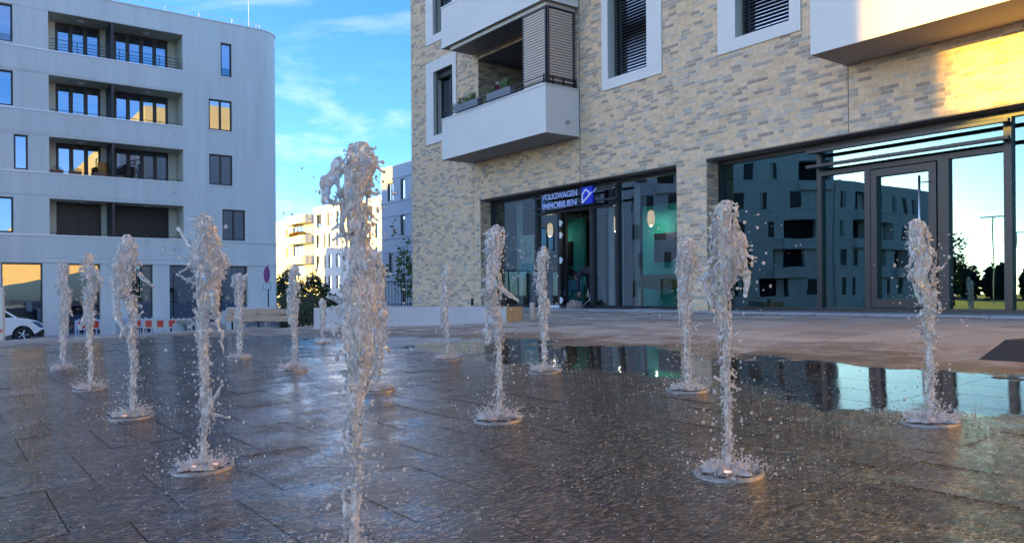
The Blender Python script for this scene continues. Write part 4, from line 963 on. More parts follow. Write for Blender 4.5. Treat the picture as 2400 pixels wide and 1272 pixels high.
for sg_ in (1, -1):
    p0 = Vector((-.22, -.22*sg_)); p1 = Vector((.22, .22*sg_)); n_v = Vector((-(p1-p0).y, (p1-p0).x)).normalized()*.04
    b.face([(X-.03+a.x*ux, Y-a.x*uy-.024-.002*(sg_+1), 1.0+a.y) for a in (p0+n_v, p0-n_v, p1-n_v, p1+n_v)])
b.build('sign_cross', M['signred'], t, grid=False)
b = MB(); b.box(X-.19, X+.15, Y-.03, Y-.015, .30, .60); pl = b.build('plate', M['black'], t, grid=False)
b = MB(); b.box(X-.165, X+.125, Y-.036, Y-.031, .325, .575); b.build('plate_face', M['logow'], t, grid=False)
text('Zufahrt', X-.135, .46, .075, .23, Y-.038, .01, M['black'], t, ext=.001); text('freihalten', X-.135, .36, .075, .23, Y-.038, .01, M['black'], t, ext=.001)
# barriers
def barrier(x0, y0, x1, y1, lab, tone):
    t = thing('barrier_fence', (x0, y0, -1.95), lab, 'barrier', 'red and white barriers on the street', grid=False)
    L = math.hypot(x1-x0, y1-y0); T = lambda a, d, z: (x0+(x1-x0)*a/L-(y1-y0)/L*d, y0+(y1-y0)*a/L+(x1-x0)/L*d, z)
    b = MB(); z0, z1 = -1.95, -.95
    for a in (0, L-.05): b.box(a, a+.05, 0, .05, z0+.02, z1, T=T)
    b.box(.05, L-.05, 0, .05, z1-.05, z1, T=T); b.box(.05, L-.05, 0, .05, z1-.41, z1-.37, T=T); b.box(.05, L-.05, 0, .05, z0+.08, z0+.14, T=T)
    k = 0; a = .12
    while a < L-.15: b.box(a, a+.03, 0, .04, z0+.14, z1-.41, T=T); b.box(a+.01, a+.05, 0, .04, z1, z1+.06, T=T); a += .24; k += 1
    b.build('frame', M[tone], t, grid=False)
    b = MB(); b.box(.05, L-.05, .015, .035, z1-.37, z1-.05, T=T); b.build('board', M[tone], t, grid=False)
    n = max(2, round(L/.54))
    for k in range(n):
        a = .12+k*(L-.1)/n; b = MB(); b.box(a, a+.28, .002, .0145, z1-.355, z1-.065, T=T); b.build('red_panel', M['red'], t, grid=False)
    for a in (.2, L-.4): b = MB(); b.box(a, a+.2, -.25, .3, z0, z0+.10, T=T); b.build('foot', M['rubber'], t, grid=False)
M['whiteb'] = mat('bluish_white_plastic', (.44, .54, .74), .5)
M['whitew'] = mat('dirty_white_plastic', (.60, .55, .49), .5)
barrier(-18.6, 33.6, -17.05, 35.2, 'leftmost barrier, bluish white with dark red panels, beside the house front', 'whiteb')
barrier(-17.0, 35.2, -15.75, 35.6, 'middle barrier, bluish, mostly hidden by the second row of water', 'whiteb')
barrier(-16.2, 34.6, -14.0, 34.5, 'right barrier, off-white with bright red panels, next to the long bench', 'whitew')
# left edge post
Y = 22; b = thing('site_post', (-14.3, Y, -1.6), 'tall cream post with a red mark at the left edge of the view', 'post', grid=False)
m_ = MB(); m_.box(-14.72, -14.20, Y, Y+.1, -1.7, -.05); m_.idx([(-14.72, Y, -.05), (-14.20, Y, -.05), (-14.23, Y, .30), (-14.72, Y, .30), (-14.72, Y+.1, -.05), (-14.20, Y+.1, -.05), (-14.23, Y+.1, .30), (-14.72, Y+.1, .30)], [(0,1,2,3), (7,6,5,4), (1,5,6,2), (3,2,6,7)]); m_.box(-14.205, -14.16, Y+.03, Y+.06, .13, .16)
m_.build('post_body', M['trim'], b, grid=False)
m_ = MB(); m_.idx([(-14.72, Y-.004, -.98), (-14.21, Y-.004, -.86), (-14.21, Y-.004, -.93), (-14.72, Y-.004, -1.06)], [(0, 1, 2, 3)]); m_.build('red_mark', M['red'], b, grid=False)
# bollard
b = MB(); b.lathe([(0, .36), (.045, .36), (.055, .345), (.055, 0)], 16, (.42, 16.4, -.53)); tagit(b.build('bollard', mat('pale_stone', (.42, .36, .30), .7), None, True, False, base=(.42, 16.4, -.53)), 'short pale round bollard just right of the tan wall end', 'bollard')
# black rubber base at the right edge
t = thing('parasol_base', (-2.9, 8.4, -.66), 'black rubber block with sloping sides at the right edge of the plaza', 'parasol base')
b = MB(); bx0, bx1, by0, by1 = -3.35, -2.25, 7.82, 9.0; zb1 = -.455
P = [(bx0, by0, gz(by0)-.004), (bx1, by0, gz(by0)-.004), (bx1, by1, gz(by1)-.004), (bx0, by1, gz(by1)-.004), (bx0+.14, by0+.24, zb1), (bx1-.2, by0+.24, zb1), (bx1-.2, by1-.2, zb1), (bx0+.14, by1-.2, zb1)]
b.idx(P, [(4,5,6,7), (0,1,5,4), (1,2,6,5), (2,3,7,6), (3,0,4,7)]); b.build('base', M['rubber'], t)
b = MB(); b.box(-3.0, -2.6, 8.2, 8.7, zb1+.001, zb1+.05); b.build('socket_plate', M['black'], t)
# cloths at the door
def heap(name, s, q, z, r, m, lab, cat, seed, flat=.45):
    b = MB(); V, F = ICO[2]; rr = random.Random(seed)
    b.idx([(s+v[0]*r*1.25*(1+.35*mnoise.noise(Vector(v)*2+Vector((seed, 0, 0)))), q+v[1]*r*.8, z+max(0, v[2]+.25)*r*flat*(1+1.3*mnoise.noise(Vector(v)*4.5+Vector((0, seed, 0))))) for v in V], F)
    tagit(b.build(name, m, None, base=(s, q, z)), lab, cat)
heap('cloth_bundle', -15.82, 13.66, -.375, .23, M['rag'], 'crumpled grey and brown bundle on the sill of the open door', 'bundle', 3, .62)
heap('white_rag', -16.5, 13.58, -.365, .15, M['ragw'], 'small white rag lying left of the crumpled bundle', 'rag', 8, .3)
b = MB(); b.tube([(-16.0, 14.3, .12), (-15.72, 14.15, -.28)], .012, 6); b.tube([(-15.75, 14.4, .05), (-16.05, 14.2, -.3)], .012, 6); tagit(b.build('folding_stool', M['steel'], None, base=(-16, 14.3, -.37)), 'thin crossed metal legs standing in the open doorway', 'stool')

# person bending in the doorway
def skin_body(name, joints, edges, rad, m, par, lv=2):
    me = bpy.data.meshes.new(name); b = BASE[par.name]
    me.from_pydata([(p[0]-b[0], p[1]-b[1], p[2]-b[2]) for p in joints], edges, [])
    o = bpy.data.objects.new(name, me); C.objects.link(o); o.parent = par; me.materials.append(m)
    md = o.modifiers.new('skin', 'SKIN'); md.use_smooth_shade = True
    for i, r_ in enumerate(rad): me.skin_vertices[0].data[i].radius = (r_, r_)
    me.skin_vertices[0].data[0].use_root = True
    s_ = o.modifiers.new('sub', 'SUBSURF'); s_.levels = lv; s_.render_levels = lv
    return o
pn = thing('person', (-16.05, 14.55, -.37), 'person in dark clothes bending forward inside the open shop doorway', 'person')
q = 14.55; z0 = -.37
J_ = [(-15.95, q, z0+.93), (-16.12, q, z0+.99), (-16.30, q, z0+1.02), (-16.46, q, z0+.98), (-16.56, q-.02, z0+.93),
      (-15.93, q-.10, z0+.86), (-15.98, q-.12, z0+.50), (-15.92, q-.12, z0+.08), (-16.05, q-.14, z0+.05),
      (-15.90, q+.10, z0+.86), (-15.82, q+.14, z0+.50), (-15.74, q+.14, z0+.08), (-15.87, q+.15, z0+.05),
      (-16.42, q-.17, z0+.96), (-16.44, q-.22, z0+.70), (-16.40, q-.20, z0+.46),
      (-16.42, q+.17, z0+.96), (-16.50, q+.22, z0+.70), (-16.50, q+.20, z0+.45)]
E_ = [(0,1),(1,2),(2,3),(3,4),(0,5),(5,6),(6,7),(7,8),(0,9),(9,10),(10,11),(11,12),(3,13),(13,14),(14,15),(3,16),(16,17),(17,18)]
Rr = [.14, .135, .14, .12, .065, .095, .065, .045, .05, .095, .065, .045, .05, .065, .048, .034, .065, .048, .034]
skin_body('body', J_, E_, Rr, M['cloth_d'], pn)
b = MB(); b.ico((-16.69, q-.02, z0+.86), .105, 2, sc=(1, .82, 1.1)); b.ico((-16.775, q-.02, z0+.83), .022, 1); b.ico((-16.69, q-.115, z0+.86), .025, 1); b.tube([(-16.58, q-.02, z0+.92), (-16.66, q-.02, z0+.88)], .055, 10)
b.build('head', M['skin'], pn, True); b = MB(); b.ico((-16.675, q-.02, z0+.89), .113, 2, sc=(1, .86, 1.02)); b.build('hair', M['hair'], pn, True)
for (hx, hq, hz) in ((-16.40, q-.20, z0+.42), (-16.50, q+.20, z0+.41)):
    jj = [(hx, hq, hz), (hx-.01, hq, hz-.05), (hx-.02, hq, hz-.09)]; ee = [(0, 1), (1, 2)]; rr2 = [.024, .03, .022]
    b = MB(); b.tube(jj, rr2, 8)
    for f in range(4): b.tube([(hx-.02, hq-.027+.018*f, hz-.085), (hx-.03, hq-.03+.02*f, hz-.12), (hx-.02, hq-.03+.02*f, hz-.15+.006*abs(f-1.5))], [.0095, .009, .006], 6)
    b.tube([(hx-.01, hq-.03, hz-.05), (hx-.04, hq-.045, hz-.08), (hx-.05, hq-.04, hz-.105)], [.011, .010, .007], 6)
    b.build('hand', M['skin'], pn, True)
for (fx, fq) in ((-15.98, q-.13), (-15.80, q+.145)): b = MB(); b.ico((fx-.04, fq, z0+.045), .13, 1, sc=(1, .38, .36)); b.build('shoe', M['cloth_b'], pn, True)
b = MB(); b.tube([(-16.2, q-.20, z0+.83), (-16.12, q-.21, z0+.6)], .012, 6); b.build('strap', mat('green_strap', (.1, .3, .2), .7), pn)

# car -------------------------------------------------------------
car = thing('parked_car', (-41.9, 2.0, -1.95), 'white car nosing into view at the left edge, before the house front', 'car')
def carT(a, y, z): return (-41.9+y, 4.05+a, z-1.95)      # a = forward distance from nose (negative is back)
sec = [(-4.3, .55, 1.05), (-4.25, .35, 1.55), (-3.9, .30, 1.72), (-2.6, .28, 1.80), (-1.75, .28, 1.72), (-1.05, .28, 1.14), (-.75, .28, 1.08), (-.35, .28, 1.00), (-.12, .30, .88), (-.03, .34, .72), (.0, .40, .52)]
# lower body
m_ = MB(); low = [(-4.3, .9), (-4.28, 1.02), (-3.6, 1.08), (-2.4, 1.08), (-1.25, 1.10), (-.95, 1.07), (-.6, 1.03), (-.3, .94), (-.10, .82), (-.01, .66), (.0, .58), (-.02, .45), (-.06, .30)]
arch = lambda c: [(c+.40*math.cos(t_), .33+.40*math.sin(t_)) for t_ in [math.pi*k/10 for k in range(11)]]
bottom = arch(-.82) + [(-1.5, .28), (-3.2, .28)] + arch(-3.55)[0:] + [(-4.28, .35)]
pr_ = low + [(-.36, .28)] + bottom[1:]
W = .86
def shell(pr_, y0, y1, inset, mm):
    n = len(pr_); A = [carT(a, y0, z) for a, z in pr_]; B = [carT(a, y1, z) for a, z in pr_]
    m_.idx(A+B, [tuple(range(n)), tuple(range(2*n-1, n-1, -1))]+[(i, i+n, (i+1) % n+n, (i+1) % n) for i in range(n)], mm)
shell(pr_, -W, W, 0, 0)
body = m_.build('body', M['paint'], car); bv = body.modifiers.new('bevel', 'BEVEL'); bv.width = .05; bv.segments = 3; bv.limit_method = 'ANGLE'; bv.angle_limit = R(40)
m_ = MB(); shell([(-4.2, 1.04), (-3.9, 1.72), (-2.6, 1.82), (-1.95, 1.74), (-1.12, 1.08)], -.72, .72, 0, 0); m_.build('windows', M['glass_car'], car)
m_ = MB(); shell([(-3.92, 1.70), (-2.6, 1.84), (-1.93, 1.77), (-2.0, 1.70), (-2.6, 1.75), (-3.8, 1.64)], -.74, .74, 0, 0)
for y0 in (-.76, .71): shell([(-1.98, 1.74), (-1.90, 1.74), (-1.00, 1.09), (-1.12, 1.07)], y0, y0+.05, 0, 0); shell([(-2.9, 1.78), (-2.8, 1.78), (-2.75, 1.05), (-2.9, 1.05)], y0, y0+.05, 0, 0)
m_.build('roof', M['paint'], car)
for y0 in (-.80, .56):
    m_ = MB(); m_.idx([carT(a, y, z) for y in (y0-.065 if y0 < 0 else y0, y0+.24 if y0 < 0 else y0+.305) for a, z in ((-.50, .93), (-.22, .88), (-.04, .70), (-.05, .60), (-.20, .66), (-.42, .84))], [(0,1,2,3,4,5), (11,10,9,8,7,6)]+[(i, i+6, (i+1) % 6+6, (i+1) % 6) for i in range(6)]); m_.build('headlight', M['headl'], car)
m_ = MB(); shell([(-.44, .30), (-.06, .56), (.012, .50), (-.02, .22), (-.44, .22)], -W-.012, W+.012, 0, 0); m_.build('bumper', M['tyre'], car)
for a in (-.82, -3.55):
    for y0 in (-.84, .64):
        m_ = MB(); K = 24
        cyl = lambda r, ya, yb, mb: mb.idx([carT(a+r*math.cos(k*2*math.pi/K), y, .33+r*math.sin(k*2*math.pi/K)) for y in (ya, yb) for k in range(K)], [tuple(range(K)), tuple(range(2*K-1, K-1, -1))]+[(k, (k+1) % K, (k+1) % K+K, k+K) for k in range(K)])
        cyl(.33, y0, y0+.2, m_); ty = m_.build('wheel', M['tyre'], car); m_ = MB()
        for k in range(5):
            t_ = k*2*math.pi/5; yy = y0-.01 if y0 < 0 else y0+.21
            m_.tube([carT(a, yy, .33), carT(a+.21*math.cos(t_), yy, .33+.21*math.sin(t_))], .03, 6)
        m_.build('rim', M['steel'], ty)
# street tree shadow side: lamp fittings left out

# ================================================================== FOUNTAIN
def interp(rows, y):
    for i in range(len(rows)-1):
        if rows[i][0] <= y <= rows[i+1][0]:
            t = (y-rows[i][0])/(rows[i+1][0]-rows[i][0]); t = t*t*(3-2*t)
            return rows[i][1]+(rows[i+1][1]-rows[i][1])*t, rows[i][2]+(rows[i+1][2]-rows[i][2])*t
    return rows[-1][1], rows[-1][2]
tex1 = bpy.data.textures.new('ripple_large', 'CLOUDS'); tex1.noise_scale = .055; tex1.noise_depth = 2
tex2 = bpy.data.textures.new('ripple_small', 'CLOUDS'); tex2.noise_scale = .018; tex2.noise_depth = 2
NZ = {}
def jet(base, Y, rows, tendrils, lab, seed, drops=160, splash=1.0, spray=.22, nozzle_vis=True):
    """rows: (height above base, x offset, half width) top first; all metres"""
    bx, by, bz = base; rr = random.Random(seed)
    t = thing('fountain_jet', base, lab, 'water jet', 'water jets of the plaza fountain', grid=False)
    if nozzle_vis:
        n_ = MB(); n_.lathe([(0, .008), (.05, .009), (.105, .009), (.108, .004), (.118, .004), (.121, .009), (.150, .008), (.163, .004), (.166, -.008)], 40, (bx, by, bz+.006))
        n_.v = [(x, y, z+.045*((x-bx)*NX+(y-by)*NY)) for x, y, z in n_.v]
        nz = n_.build('nozzle_cover', M['wsteel'], t, True, False)
        for k in range(8):
            sl = MB(); a = k*math.pi/4+.3; c, s_ = math.cos(a), math.sin(a)
            sl.box(-.016, .016, -.006, .006, .0, .003, T=lambda u, v, w_: (bx+c*(.133+v)-s_*u, by+s_*(.133+v)+c*u, bz+.0205+w_+.045*(c*.133*NX+s_*.133*NY)-.005)); sl.build('slot', M['black'], nz, grid=False)
        lp = MB()
        for k in range(3):
            a = -1.9+k*2.1; lp.lathe([(0, .004), (.018, .003), (.022, 0)], 12, (bx+.062*math.cos(a), by+.062*math.sin(a), bz+.022))
        lp.build('lamp', M['lamp_w'], nz, True, False)
    H = rows[0][0]; vox = max(.0032, Y*.00075)
    m_ = MB(); n = 26; step = max(.007, vox*1.3); K = int(H/step); rings = []
    R2 = [(H-r[0], r[1], r[2]) for r in rows] + ([(H, rows[-1][1], rows[-1][2])] if rows[-1][0] > 0 else [])
    sd_ = Vector((seed*3.1, seed*1.7, 0))
    P = []; F = []
    for i in range(K+1):
        d = H*i/K; cx, hw = interp(R2, d); h = H-d; wide = min(1, max(0, (hw-.018)/.03)); core = .76-.18*wide
        bead = 1+(.28 if hw < .03 else .10)*mnoise.noise(Vector((seed, 0, h*(34 if hw < .03 else 14))))
        wob = .20*hw*mnoise.noise(Vector((seed+4, 3, h*9)))
        for k in range(n):
            a = k*2*math.pi/n; dirv = Vector((math.cos(a), math.sin(a), 0))
            f1 = mnoise.noise(dirv*1.5+Vector((0, 0, h*7))+sd_); f2 = mnoise.noise(dirv*3.6+Vector((0, 0, h*10))+sd_); f3 = mnoise.noise(dirv*8+Vector((0, 0, h*15))+sd_)
            r = hw*core*bead*(1+.45*f1*wide+.36*f2+.24*f3); r = max(r, .0035)
            P.append((bx+cx+wob+r*math.cos(a), by+r*math.sin(a)*.8, bz+.012+h))
    for i in range(K):
        for k in range(n): F.append((i*n+k, (i+1)*n+k, (i+1)*n+(k+1) % n, i*n+(k+1) % n))
    F.append(tuple(range(n))); F.append(tuple(K*n+k for k in range(n))[::-1])
    m_.idx(P, F)
    # torn strands that wander over the body and peel off it
    tot = sum(1 for _ in range(1)); NS = int(70+H*30)
    for _ in range(NS):
        d0 = rr.random()**1.3*H*.85; cx, hw = interp(R2, d0)
        if hw < .024 and rr.random() < .6: continue
        Ls = rr.uniform(.05, .20)*(.6+hw*6); a = rr.uniform(0, 6.28); rad = rr.uniform(.70, 1.0); tw = rr.uniform(-6, 6); ps = []; rs = []; kk = max(5, int(Ls/.012)); w0 = rr.uniform(.0032, .0075)*(.7+hw*5)
        for i in range(kk+1):
            d = min(H*.98, d0+Ls*i/kk); cx, hw = interp(R2, d); rad2 = rad+.16*mnoise.noise(Vector((i*.35, seed, a*3)))+(.20*(i/kk)**2 if rr.random() < .9 else 0)
            aa = a+tw*Ls*i/kk+.35*mnoise.noise(Vector((i*.3, a*5, seed)))
            ps.append((bx+cx+math.cos(aa)*hw*rad2, by+math.sin(aa)*hw*rad2*.8, bz+H-d+.01)); rs.append(max(.0026, w0*(1+.7*mnoise.noise(Vector((i*.9, a*7, seed))))*(1-.4*i/kk)))
        m_.tube(ps, rs, 6)
    def strand(p0, p1, w_, droop=.0, breaks=False):
        a, b_ = Vector(p0), Vector(p1); L = (b_-a).length; Kc = max(4, int(L/.012)); ps = []; rs = []
        for i in range(Kc+1):
            u = i/Kc; p = a.lerp(b_, u); p.z += -droop*u*u + .012*mnoise.noise(Vector((seed*2, i*.3, 1))); p.x += .014*mnoise.noise(Vector((i*.3, seed, 5))); p.y += .01*mnoise.noise(Vector((9, i*.3, seed)))
            ps.append(p); rs.append(max(.0028, w_*(1-.62*u)*(1+.6*mnoise.noise(Vector((seed, i*.8, 3))))))
        rs[-1] = max(rs[-1]*1.6, .004)
        m_.tube(ps, rs, 8)
    for (x0, h0, x1, h1, w_) in tendrils:
        yy = rr.uniform(-.03, .03); strand((bx+x0, by, bz+h0), (bx+x1, by+yy, bz+h1), w_)
    # fringe: small fingers and clots leaving the surface
    for _ in range(int(34+H*18)):
        d = rr.random()**1.1*H*.93; cx, hw = interp(R2, d); a = rr.uniform(0, 6.28); h = H-d
        if hw < .02 and rr.random() < .5: continue
        r = hw*rr.uniform(.75, 1.0); x, y = math.cos(a), math.sin(a)
        l_ = rr.uniform(.008, .045)*(.5+hw*14); p0 = (bx+cx+x*r, by+y*r*.8, bz+h); p1 = (bx+cx+x*(r+l_*.8), by+y*(r+l_*.8)*.8, bz+h-rr.uniform(-.015, .05))
        strand(p0, p1, rr.uniform(.004, .009)*(1+hw*5))
        if rr.random() < .5: m_.ico((bx+cx+x*r*1.02, by+y*r*.82, bz+h), rr.uniform(.006, .014)*(1+hw*6), 1)
    o = m_.build('water_column', M['water'], t, True, False)
    rm = o.modifiers.new('fuse', 'REMESH'); rm.mode = 'VOXEL'; rm.voxel_size = vox; rm.use_smooth_shade = True
    d1 = o.modifiers.new('d1', 'DISPLACE'); d1.texture = tex1; d1.strength = .007; d1.texture_coords = 'GLOBAL'; d1.mid_level = .5
    d2 = o.modifiers.new('d2', 'DISPLACE'); d2.texture = tex2; d2.strength = .005; d2.texture_coords = 'GLOBAL'; d2.mid_level = .5
    sm_ = o.modifiers.new('s', 'SMOOTH'); sm_.iterations = 1; sm_.factor = .4
    # splash at the foot
    s_ = MB()
    for _ in range(int(380*splash)):
        a = rr.uniform(0, 6.28); r0 = rr.uniform(.01, .15)*rr.random()**.3; l_ = rr.uniform(.012, .06)*splash*rr.random(); up = rr.uniform(.1, 1.3)
        c, sn = math.cos(a), math.sin(a); k_ = .8 if rr.random() < .5 else .3; th = rr.uniform(.0014, .0038)
        p = [(bx+c*r0, by+sn*r0, bz+.02), (bx+c*(r0+l_*.5), by+sn*(r0+l_*.5), bz+.022+l_*up*.8), (bx+c*(r0+l_), by+sn*(r0+l_), bz+.022+l_*up)]
        s_.tube(p, [th*1.6, th, th*.5], 5)
    V, F2 = ICO[2]
    for _ in range(34):
        a = rr.uniform(0, 6.28); r0 = rr.uniform(0, .13); s0 = rr.uniform(.012, .034)*min(1.2, splash)
        s_.idx([(bx+math.cos(a)*r0+v[0]*s0*1.3*(1+.5*mnoise.noise(Vector(v)*3+Vector((a, 0, 0)))), by+math.sin(a)*r0+v[1]*s0*1.3, bz+.018+max(-.1, v[2])*s0*.55*(1+.8*mnoise.noise(Vector(v)*4+Vector((a, 1, 0))))) for v in V], F2)
    s_.build('splash', M['foam'], t, True, False)
    # drops
    dr_ = MB()
    for _ in range(int(drops*.9)):      # froth clinging to the body
        d = rr.random()**1.2*H*.95; cx, hw = interp(R2, d); a = rr.uniform(0, 6.28); r = hw*rr.uniform(.85, 1.15)+abs(rr.gauss(0, .012))
        dr_.ico((bx+cx+math.cos(a)*r, by+math.sin(a)*r*.8, bz+H-d), min(.008, math.exp(rr.gauss(-5.8, .4))), 1 if Y < 7 else 0, sc=(1, 1, rr.choice((1, 1.3, 1.8))))
    for _ in range(int(drops*.7)):      # fine spatter round the foot
        a = rr.uniform(0, 6.28); r = .03+abs(rr.gauss(0, .11))*splash; x, y = bx+math.cos(a)*r, by+math.sin(a)*r
        dr_.ico((x, y, zxy(x, y)+.006+abs(rr.gauss(0, .035))*splash), min(.006, math.exp(rr.gauss(-6.1, .4))), 0)
    for _ in range(drops):
        u = rr.random(); a = rr.uniform(0, 6.28)
        if u < .42: h = rr.uniform(0, .10)**1.0*splash; r = .05+abs(rr.gauss(0, .14))*splash
        else: h = H*(rr.random()**1.25)*.95; cx, hw = interp(R2, H-h); r = hw+abs(rr.gauss(0, spray*.5))
        cx, hw = interp(R2, max(0, H-h)); sz = min(.0085, math.exp(rr.gauss(-5.7, .5)))
        if u < .42: sz *= .75
        x, y = bx+cx*.6+math.cos(a)*r, by+math.sin(a)*r*.8; z = max(zxy(x, y)+.004, bz+.01+h)
        dr_.ico((x, y, z), sz, 1 if Y < 7 and sz > .003 else 0, sc=(1, 1, rr.choice((1, 1, 1.5))))
    dr_.build('droplets', M['drop'], t, True, False, kind='stuff')
    return t
def J2(px, py, Y, rows, tend, lab, seed, **k):
    """measurements taken in image millimetres at the jet's own distance Y"""
    x = (px-1200)/1850*Y; s, q = sq(x, Y); k2 = Y/1850.0
    z = gz(q); py = 690 - .0075*(px-1200) - z/k2
    rw = [((py-r[0])*k2, (r[1]-px)*k2, r[2]*k2) for r in rows]
    td = [((a-px)*k2, (py-b)*k2, (c-px)*k2, (py-d)*k2, e*k2) for a, b, c, d, e in tend]
    return jet((x, Y, z), Y, rw, td, lab, seed, **k)
J2(148, 865, 10.25, [(612,148,4),(622,149,12),(650,148,12),(672,147,14),(690,151,14),(720,154,12),(750,149,11),(790,147,9),(830,147,7),(865,148,6)], [(140,655,133,690,5),(160,720,168,742,4)],
   'leftmost jet of the fountain, at the far end of the front row', 1, drops=420, splash=1.1)
J2(210, 912, 8.01, [(592,205,5),(603,204,16),(630,206,17),(655,212,20),(675,214,20),(692,212,15),(720,208,13),(760,212,9),(800,208,8),(850,211,7),(912,211,6)], [(222,635,244,664,9),(205,735,183,772,9),(214,700,206,742,8)],
   'second jet from the left, with a curled lip at mid height and a glowing foot', 2, drops=420, splash=1.1)
J2(305, 978, 6.13, [(553,300,8),(566,301,19),(600,298,27),(630,292,31),(660,288,30),(690,290,22),(705,306,16),(740,311,11),(800,308,9),(860,312,8),(930,309,8),(978,308,10)],
   [(275,650,268,735,15),(270,730,288,775,11),(288,770,300,800,6),(322,640,360,674,6),(300,760,280,790,7),(318,745,338,730,5)], 'third jet from the left, a slanting body that forks into a second leg', 3, drops=420, splash=1.25)
J2(472, 1098, 4.29, [(503,478,8),(516,480,21),(550,482,25),(585,481,34),(622,488,46),(650,490,44),(675,485,32),(700,479,22),(740,476,16),(790,475,13),(850,477,12),(900,478,11),(960,479,12),(1000,477,9),(1050,474,8),(1098,475,12)],
   [(460,590,412,534,8),(450,622,422,600,6),(455,665,415,640,5),(500,650,508,742,19),(508,735,517,775,8),(484,962,520,900,7),(484,970,535,978,6),(517,775,522,830,5)], 'large jet left of centre with flung arms and a broad crown, before the apartment block', 4, drops=520, splash=.85, spray=.26)
J2(560, 840, 10.66, [(641,560,6),(650,558,17),(668,560,16),(690,560,10),(720,561,10),(760,563,9),(800,562,7),(840,560,7)], [(566,655,584,641,7),(550,660,541,672,6),(555,720,548,770,4)], 'short far jet with a flared cup-like top, before the no-stopping sign', 5, drops=360, splash=1.2)
J2(685, 870, 8.83, [(621,690,6),(632,690,13),(668,688,14),(700,688,13),(735,684,11),(775,688,8),(820,690,7),(870,688,6)], [(678,690,676,760,6),(698,700,694,760,5)], 'slim jet in front of the gap between the buildings, glowing foot', 6, drops=400, splash=1.6)
J2(828, 1330, 2.66, [(342,850,14),(352,848,34),(375,846,45),(405,840,47),(440,836,44),(490,834,33),(540,834,35),(580,838,31),(620,842,37),(680,845,50),(740,845,56),(795,842,58),(835,846,50),(870,845,38),(905,836,27),(940,830,18),(980,831,12),(1060,833,11),(1150,832,12),(1230,826,17),(1330,825,16)],
   [(810,385,770,428,24),(772,420,762,478,17),(765,470,790,475,10),(808,1000,806,1090,5),(806,1110,800,1180,6),(812,1180,798,1280,9),(885,590,895,680,10)], 'tallest jet in the middle foreground, its foot below the view', 7, drops=520, splash=1.0, spray=.16)
J2(882, 916, 7.01, [(586,873,8),(600,876,18),(650,884,20),(720,888,17),(790,884,20),(850,882,12),(916,882,8)], [(890,700,898,760,6)], 'jet directly behind the tallest one, only its right edge showing', 8, drops=420, splash=1.3)
J2(1045, 843, 9.34, [(624,1048,7),(636,1049,13),(665,1047,12),(700,1045,10),(735,1042,7),(770,1046,5),(800,1047,4),(843,1048,4)], [(1042,720,1034,770,5)], 'thin far jet before the left brick wall, leaning slightly', 9, drops=340, splash=1.2)
J2(1165, 985, 5.33, [(531,1166,8),(541,1163,19),(568,1161,22),(595,1158,17),(635,1153,21),(680,1152,24),(715,1156,18),(750,1168,11),(820,1168,8),(900,1168,7),(985,1168,8)],
   [(1172,672,1190,690,9),(1186,686,1216,706,7),(1142,680,1140,770,8),(1140,770,1146,806,12),(1145,800,1135,806,9)], 'jet with a round head and an arm flung right, left of the lettered shop front', 10, drops=480, splash=1.2)
J2(1275, 872, 7.79, [(579,1275,6),(590,1275,13),(622,1271,15),(650,1268,14),(690,1271,11),(740,1272,11),(780,1276,8),(830,1275,6),(872,1275,8)], [(1266,700,1262,740,5),(1284,700,1288,740,5)], 'upright jet in front of the open shop door', 11, drops=400, splash=1.3)
J2(1612, 915, 6.25, [(559,1612,8),(572,1612,20),(610,1611,23),(650,1608,18),(700,1606,14),(760,1608,10),(820,1610,8),(915,1612,9)], [(1624,610,1650,650,9),(1650,648,1672,700,8),(1600,690,1590,760,5)], 'jet before the brick pillar, left of its larger neighbour', 12, drops=460, splash=1.0)
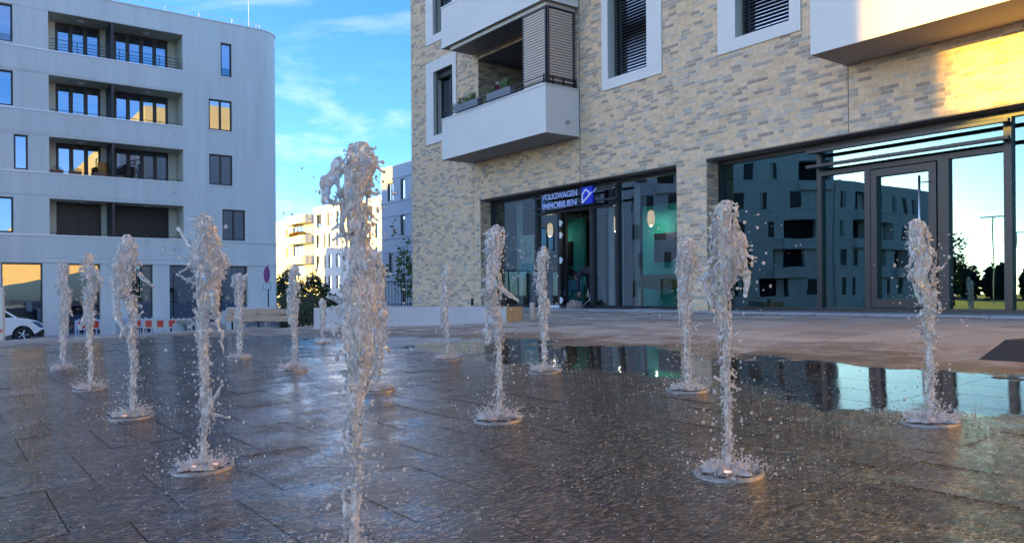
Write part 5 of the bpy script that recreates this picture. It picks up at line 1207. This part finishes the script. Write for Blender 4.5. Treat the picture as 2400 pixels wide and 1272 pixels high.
J2(1705, 1110, 3.72, [(475,1702,12),(486,1702,25),(530,1698,28),(558,1705,36),(590,1712,42),(618,1712,42),(645,1696,32),(690,1690,20),(730,1692,17),(780,1700,13),(850,1702,11),(940,1703,10),(1020,1703,8),(1110,1703,12)],
   [(1735,600,1752,640,16),(1752,635,1746,696,11),(1670,640,1640,658,11),(1645,655,1668,715,9),(1668,712,1690,745,9),(1700,900,1668,880,6),(1712,800,1730,770,5),(1706,905,1735,912,5)], 'large jet right of centre with a drooping right lobe, before the brick pillar', 13, drops=560, splash=.8, spray=.26)
J2(2177, 990, 4.66, [(517,2150,11),(530,2150,22),(568,2152,26),(608,2163,30),(650,2160,31),(685,2170,22),(720,2178,18),(760,2175,14),(800,2178,11),(880,2178,9),(990,2178,9)], [(2185,640,2224,618,5),(2190,690,2206,730,6),(2165,730,2145,744,6)], 'rightmost jet, in front of the tall glass shop door', 14, drops=500, splash=1.15, spray=.24)
J2(757, 812, 12.6, [(700,755,4),(708,756,8),(745,756,7),(772,755,4),(800,756,3),(812,757,3)], [], 'small low jet far behind, between the slim jet and the tallest one', 15, drops=160, splash=.8)
# loose spray lying and hopping all over the wet stone
rr = random.Random(99); dm = MB(); JB = [(-11.71, 1.36), (-9, 1.28), (-6.7, 1.23), (-4.46, 1.17), (-10.78, 3.33), (-8.58, 3.24), (-2.5, 1.23), (-6.36, 3.18), (-8, 4.89), (-4.36, 3.07), (-6.09, 4.86), (-4.22, 4.82), (-2.40, 3.01), (-2.3, 4.74)]
for _ in range(9000):
    if rr.random() < .80:
        c = rr.choice(JB); s = c[0]+rr.gauss(0, .42); q = c[1]+rr.gauss(0, .4)
    else:
        Yr = 1.7+rr.random()**1.4*9; x = Yr*rr.uniform(-.66, .66); s, q = sq(x, Yr)
    x, y = gw(s, q)
    if y < 1.5 or q > 6.6 or s < -15: continue
    h = 0 if rr.random() < .72 else abs(rr.gauss(0, .16)); sz = min(.0042, math.exp(rr.gauss(-6.4, .4)))
    el = rr.uniform(1, 2.2) if h == 0 else 1  # stretched flat drops also stand in for glints on ripple crests
    dm.ico((x, y, gz(q)+.001+sz*.4+h), sz, 0, sc=(el, 1, .8 if h == 0 else 1.2))
tagit(dm.build('spray_droplets', M['drop'], None, True, False, kind='stuff'), 'fine spray of water droplets over the wet paving', 'droplets')
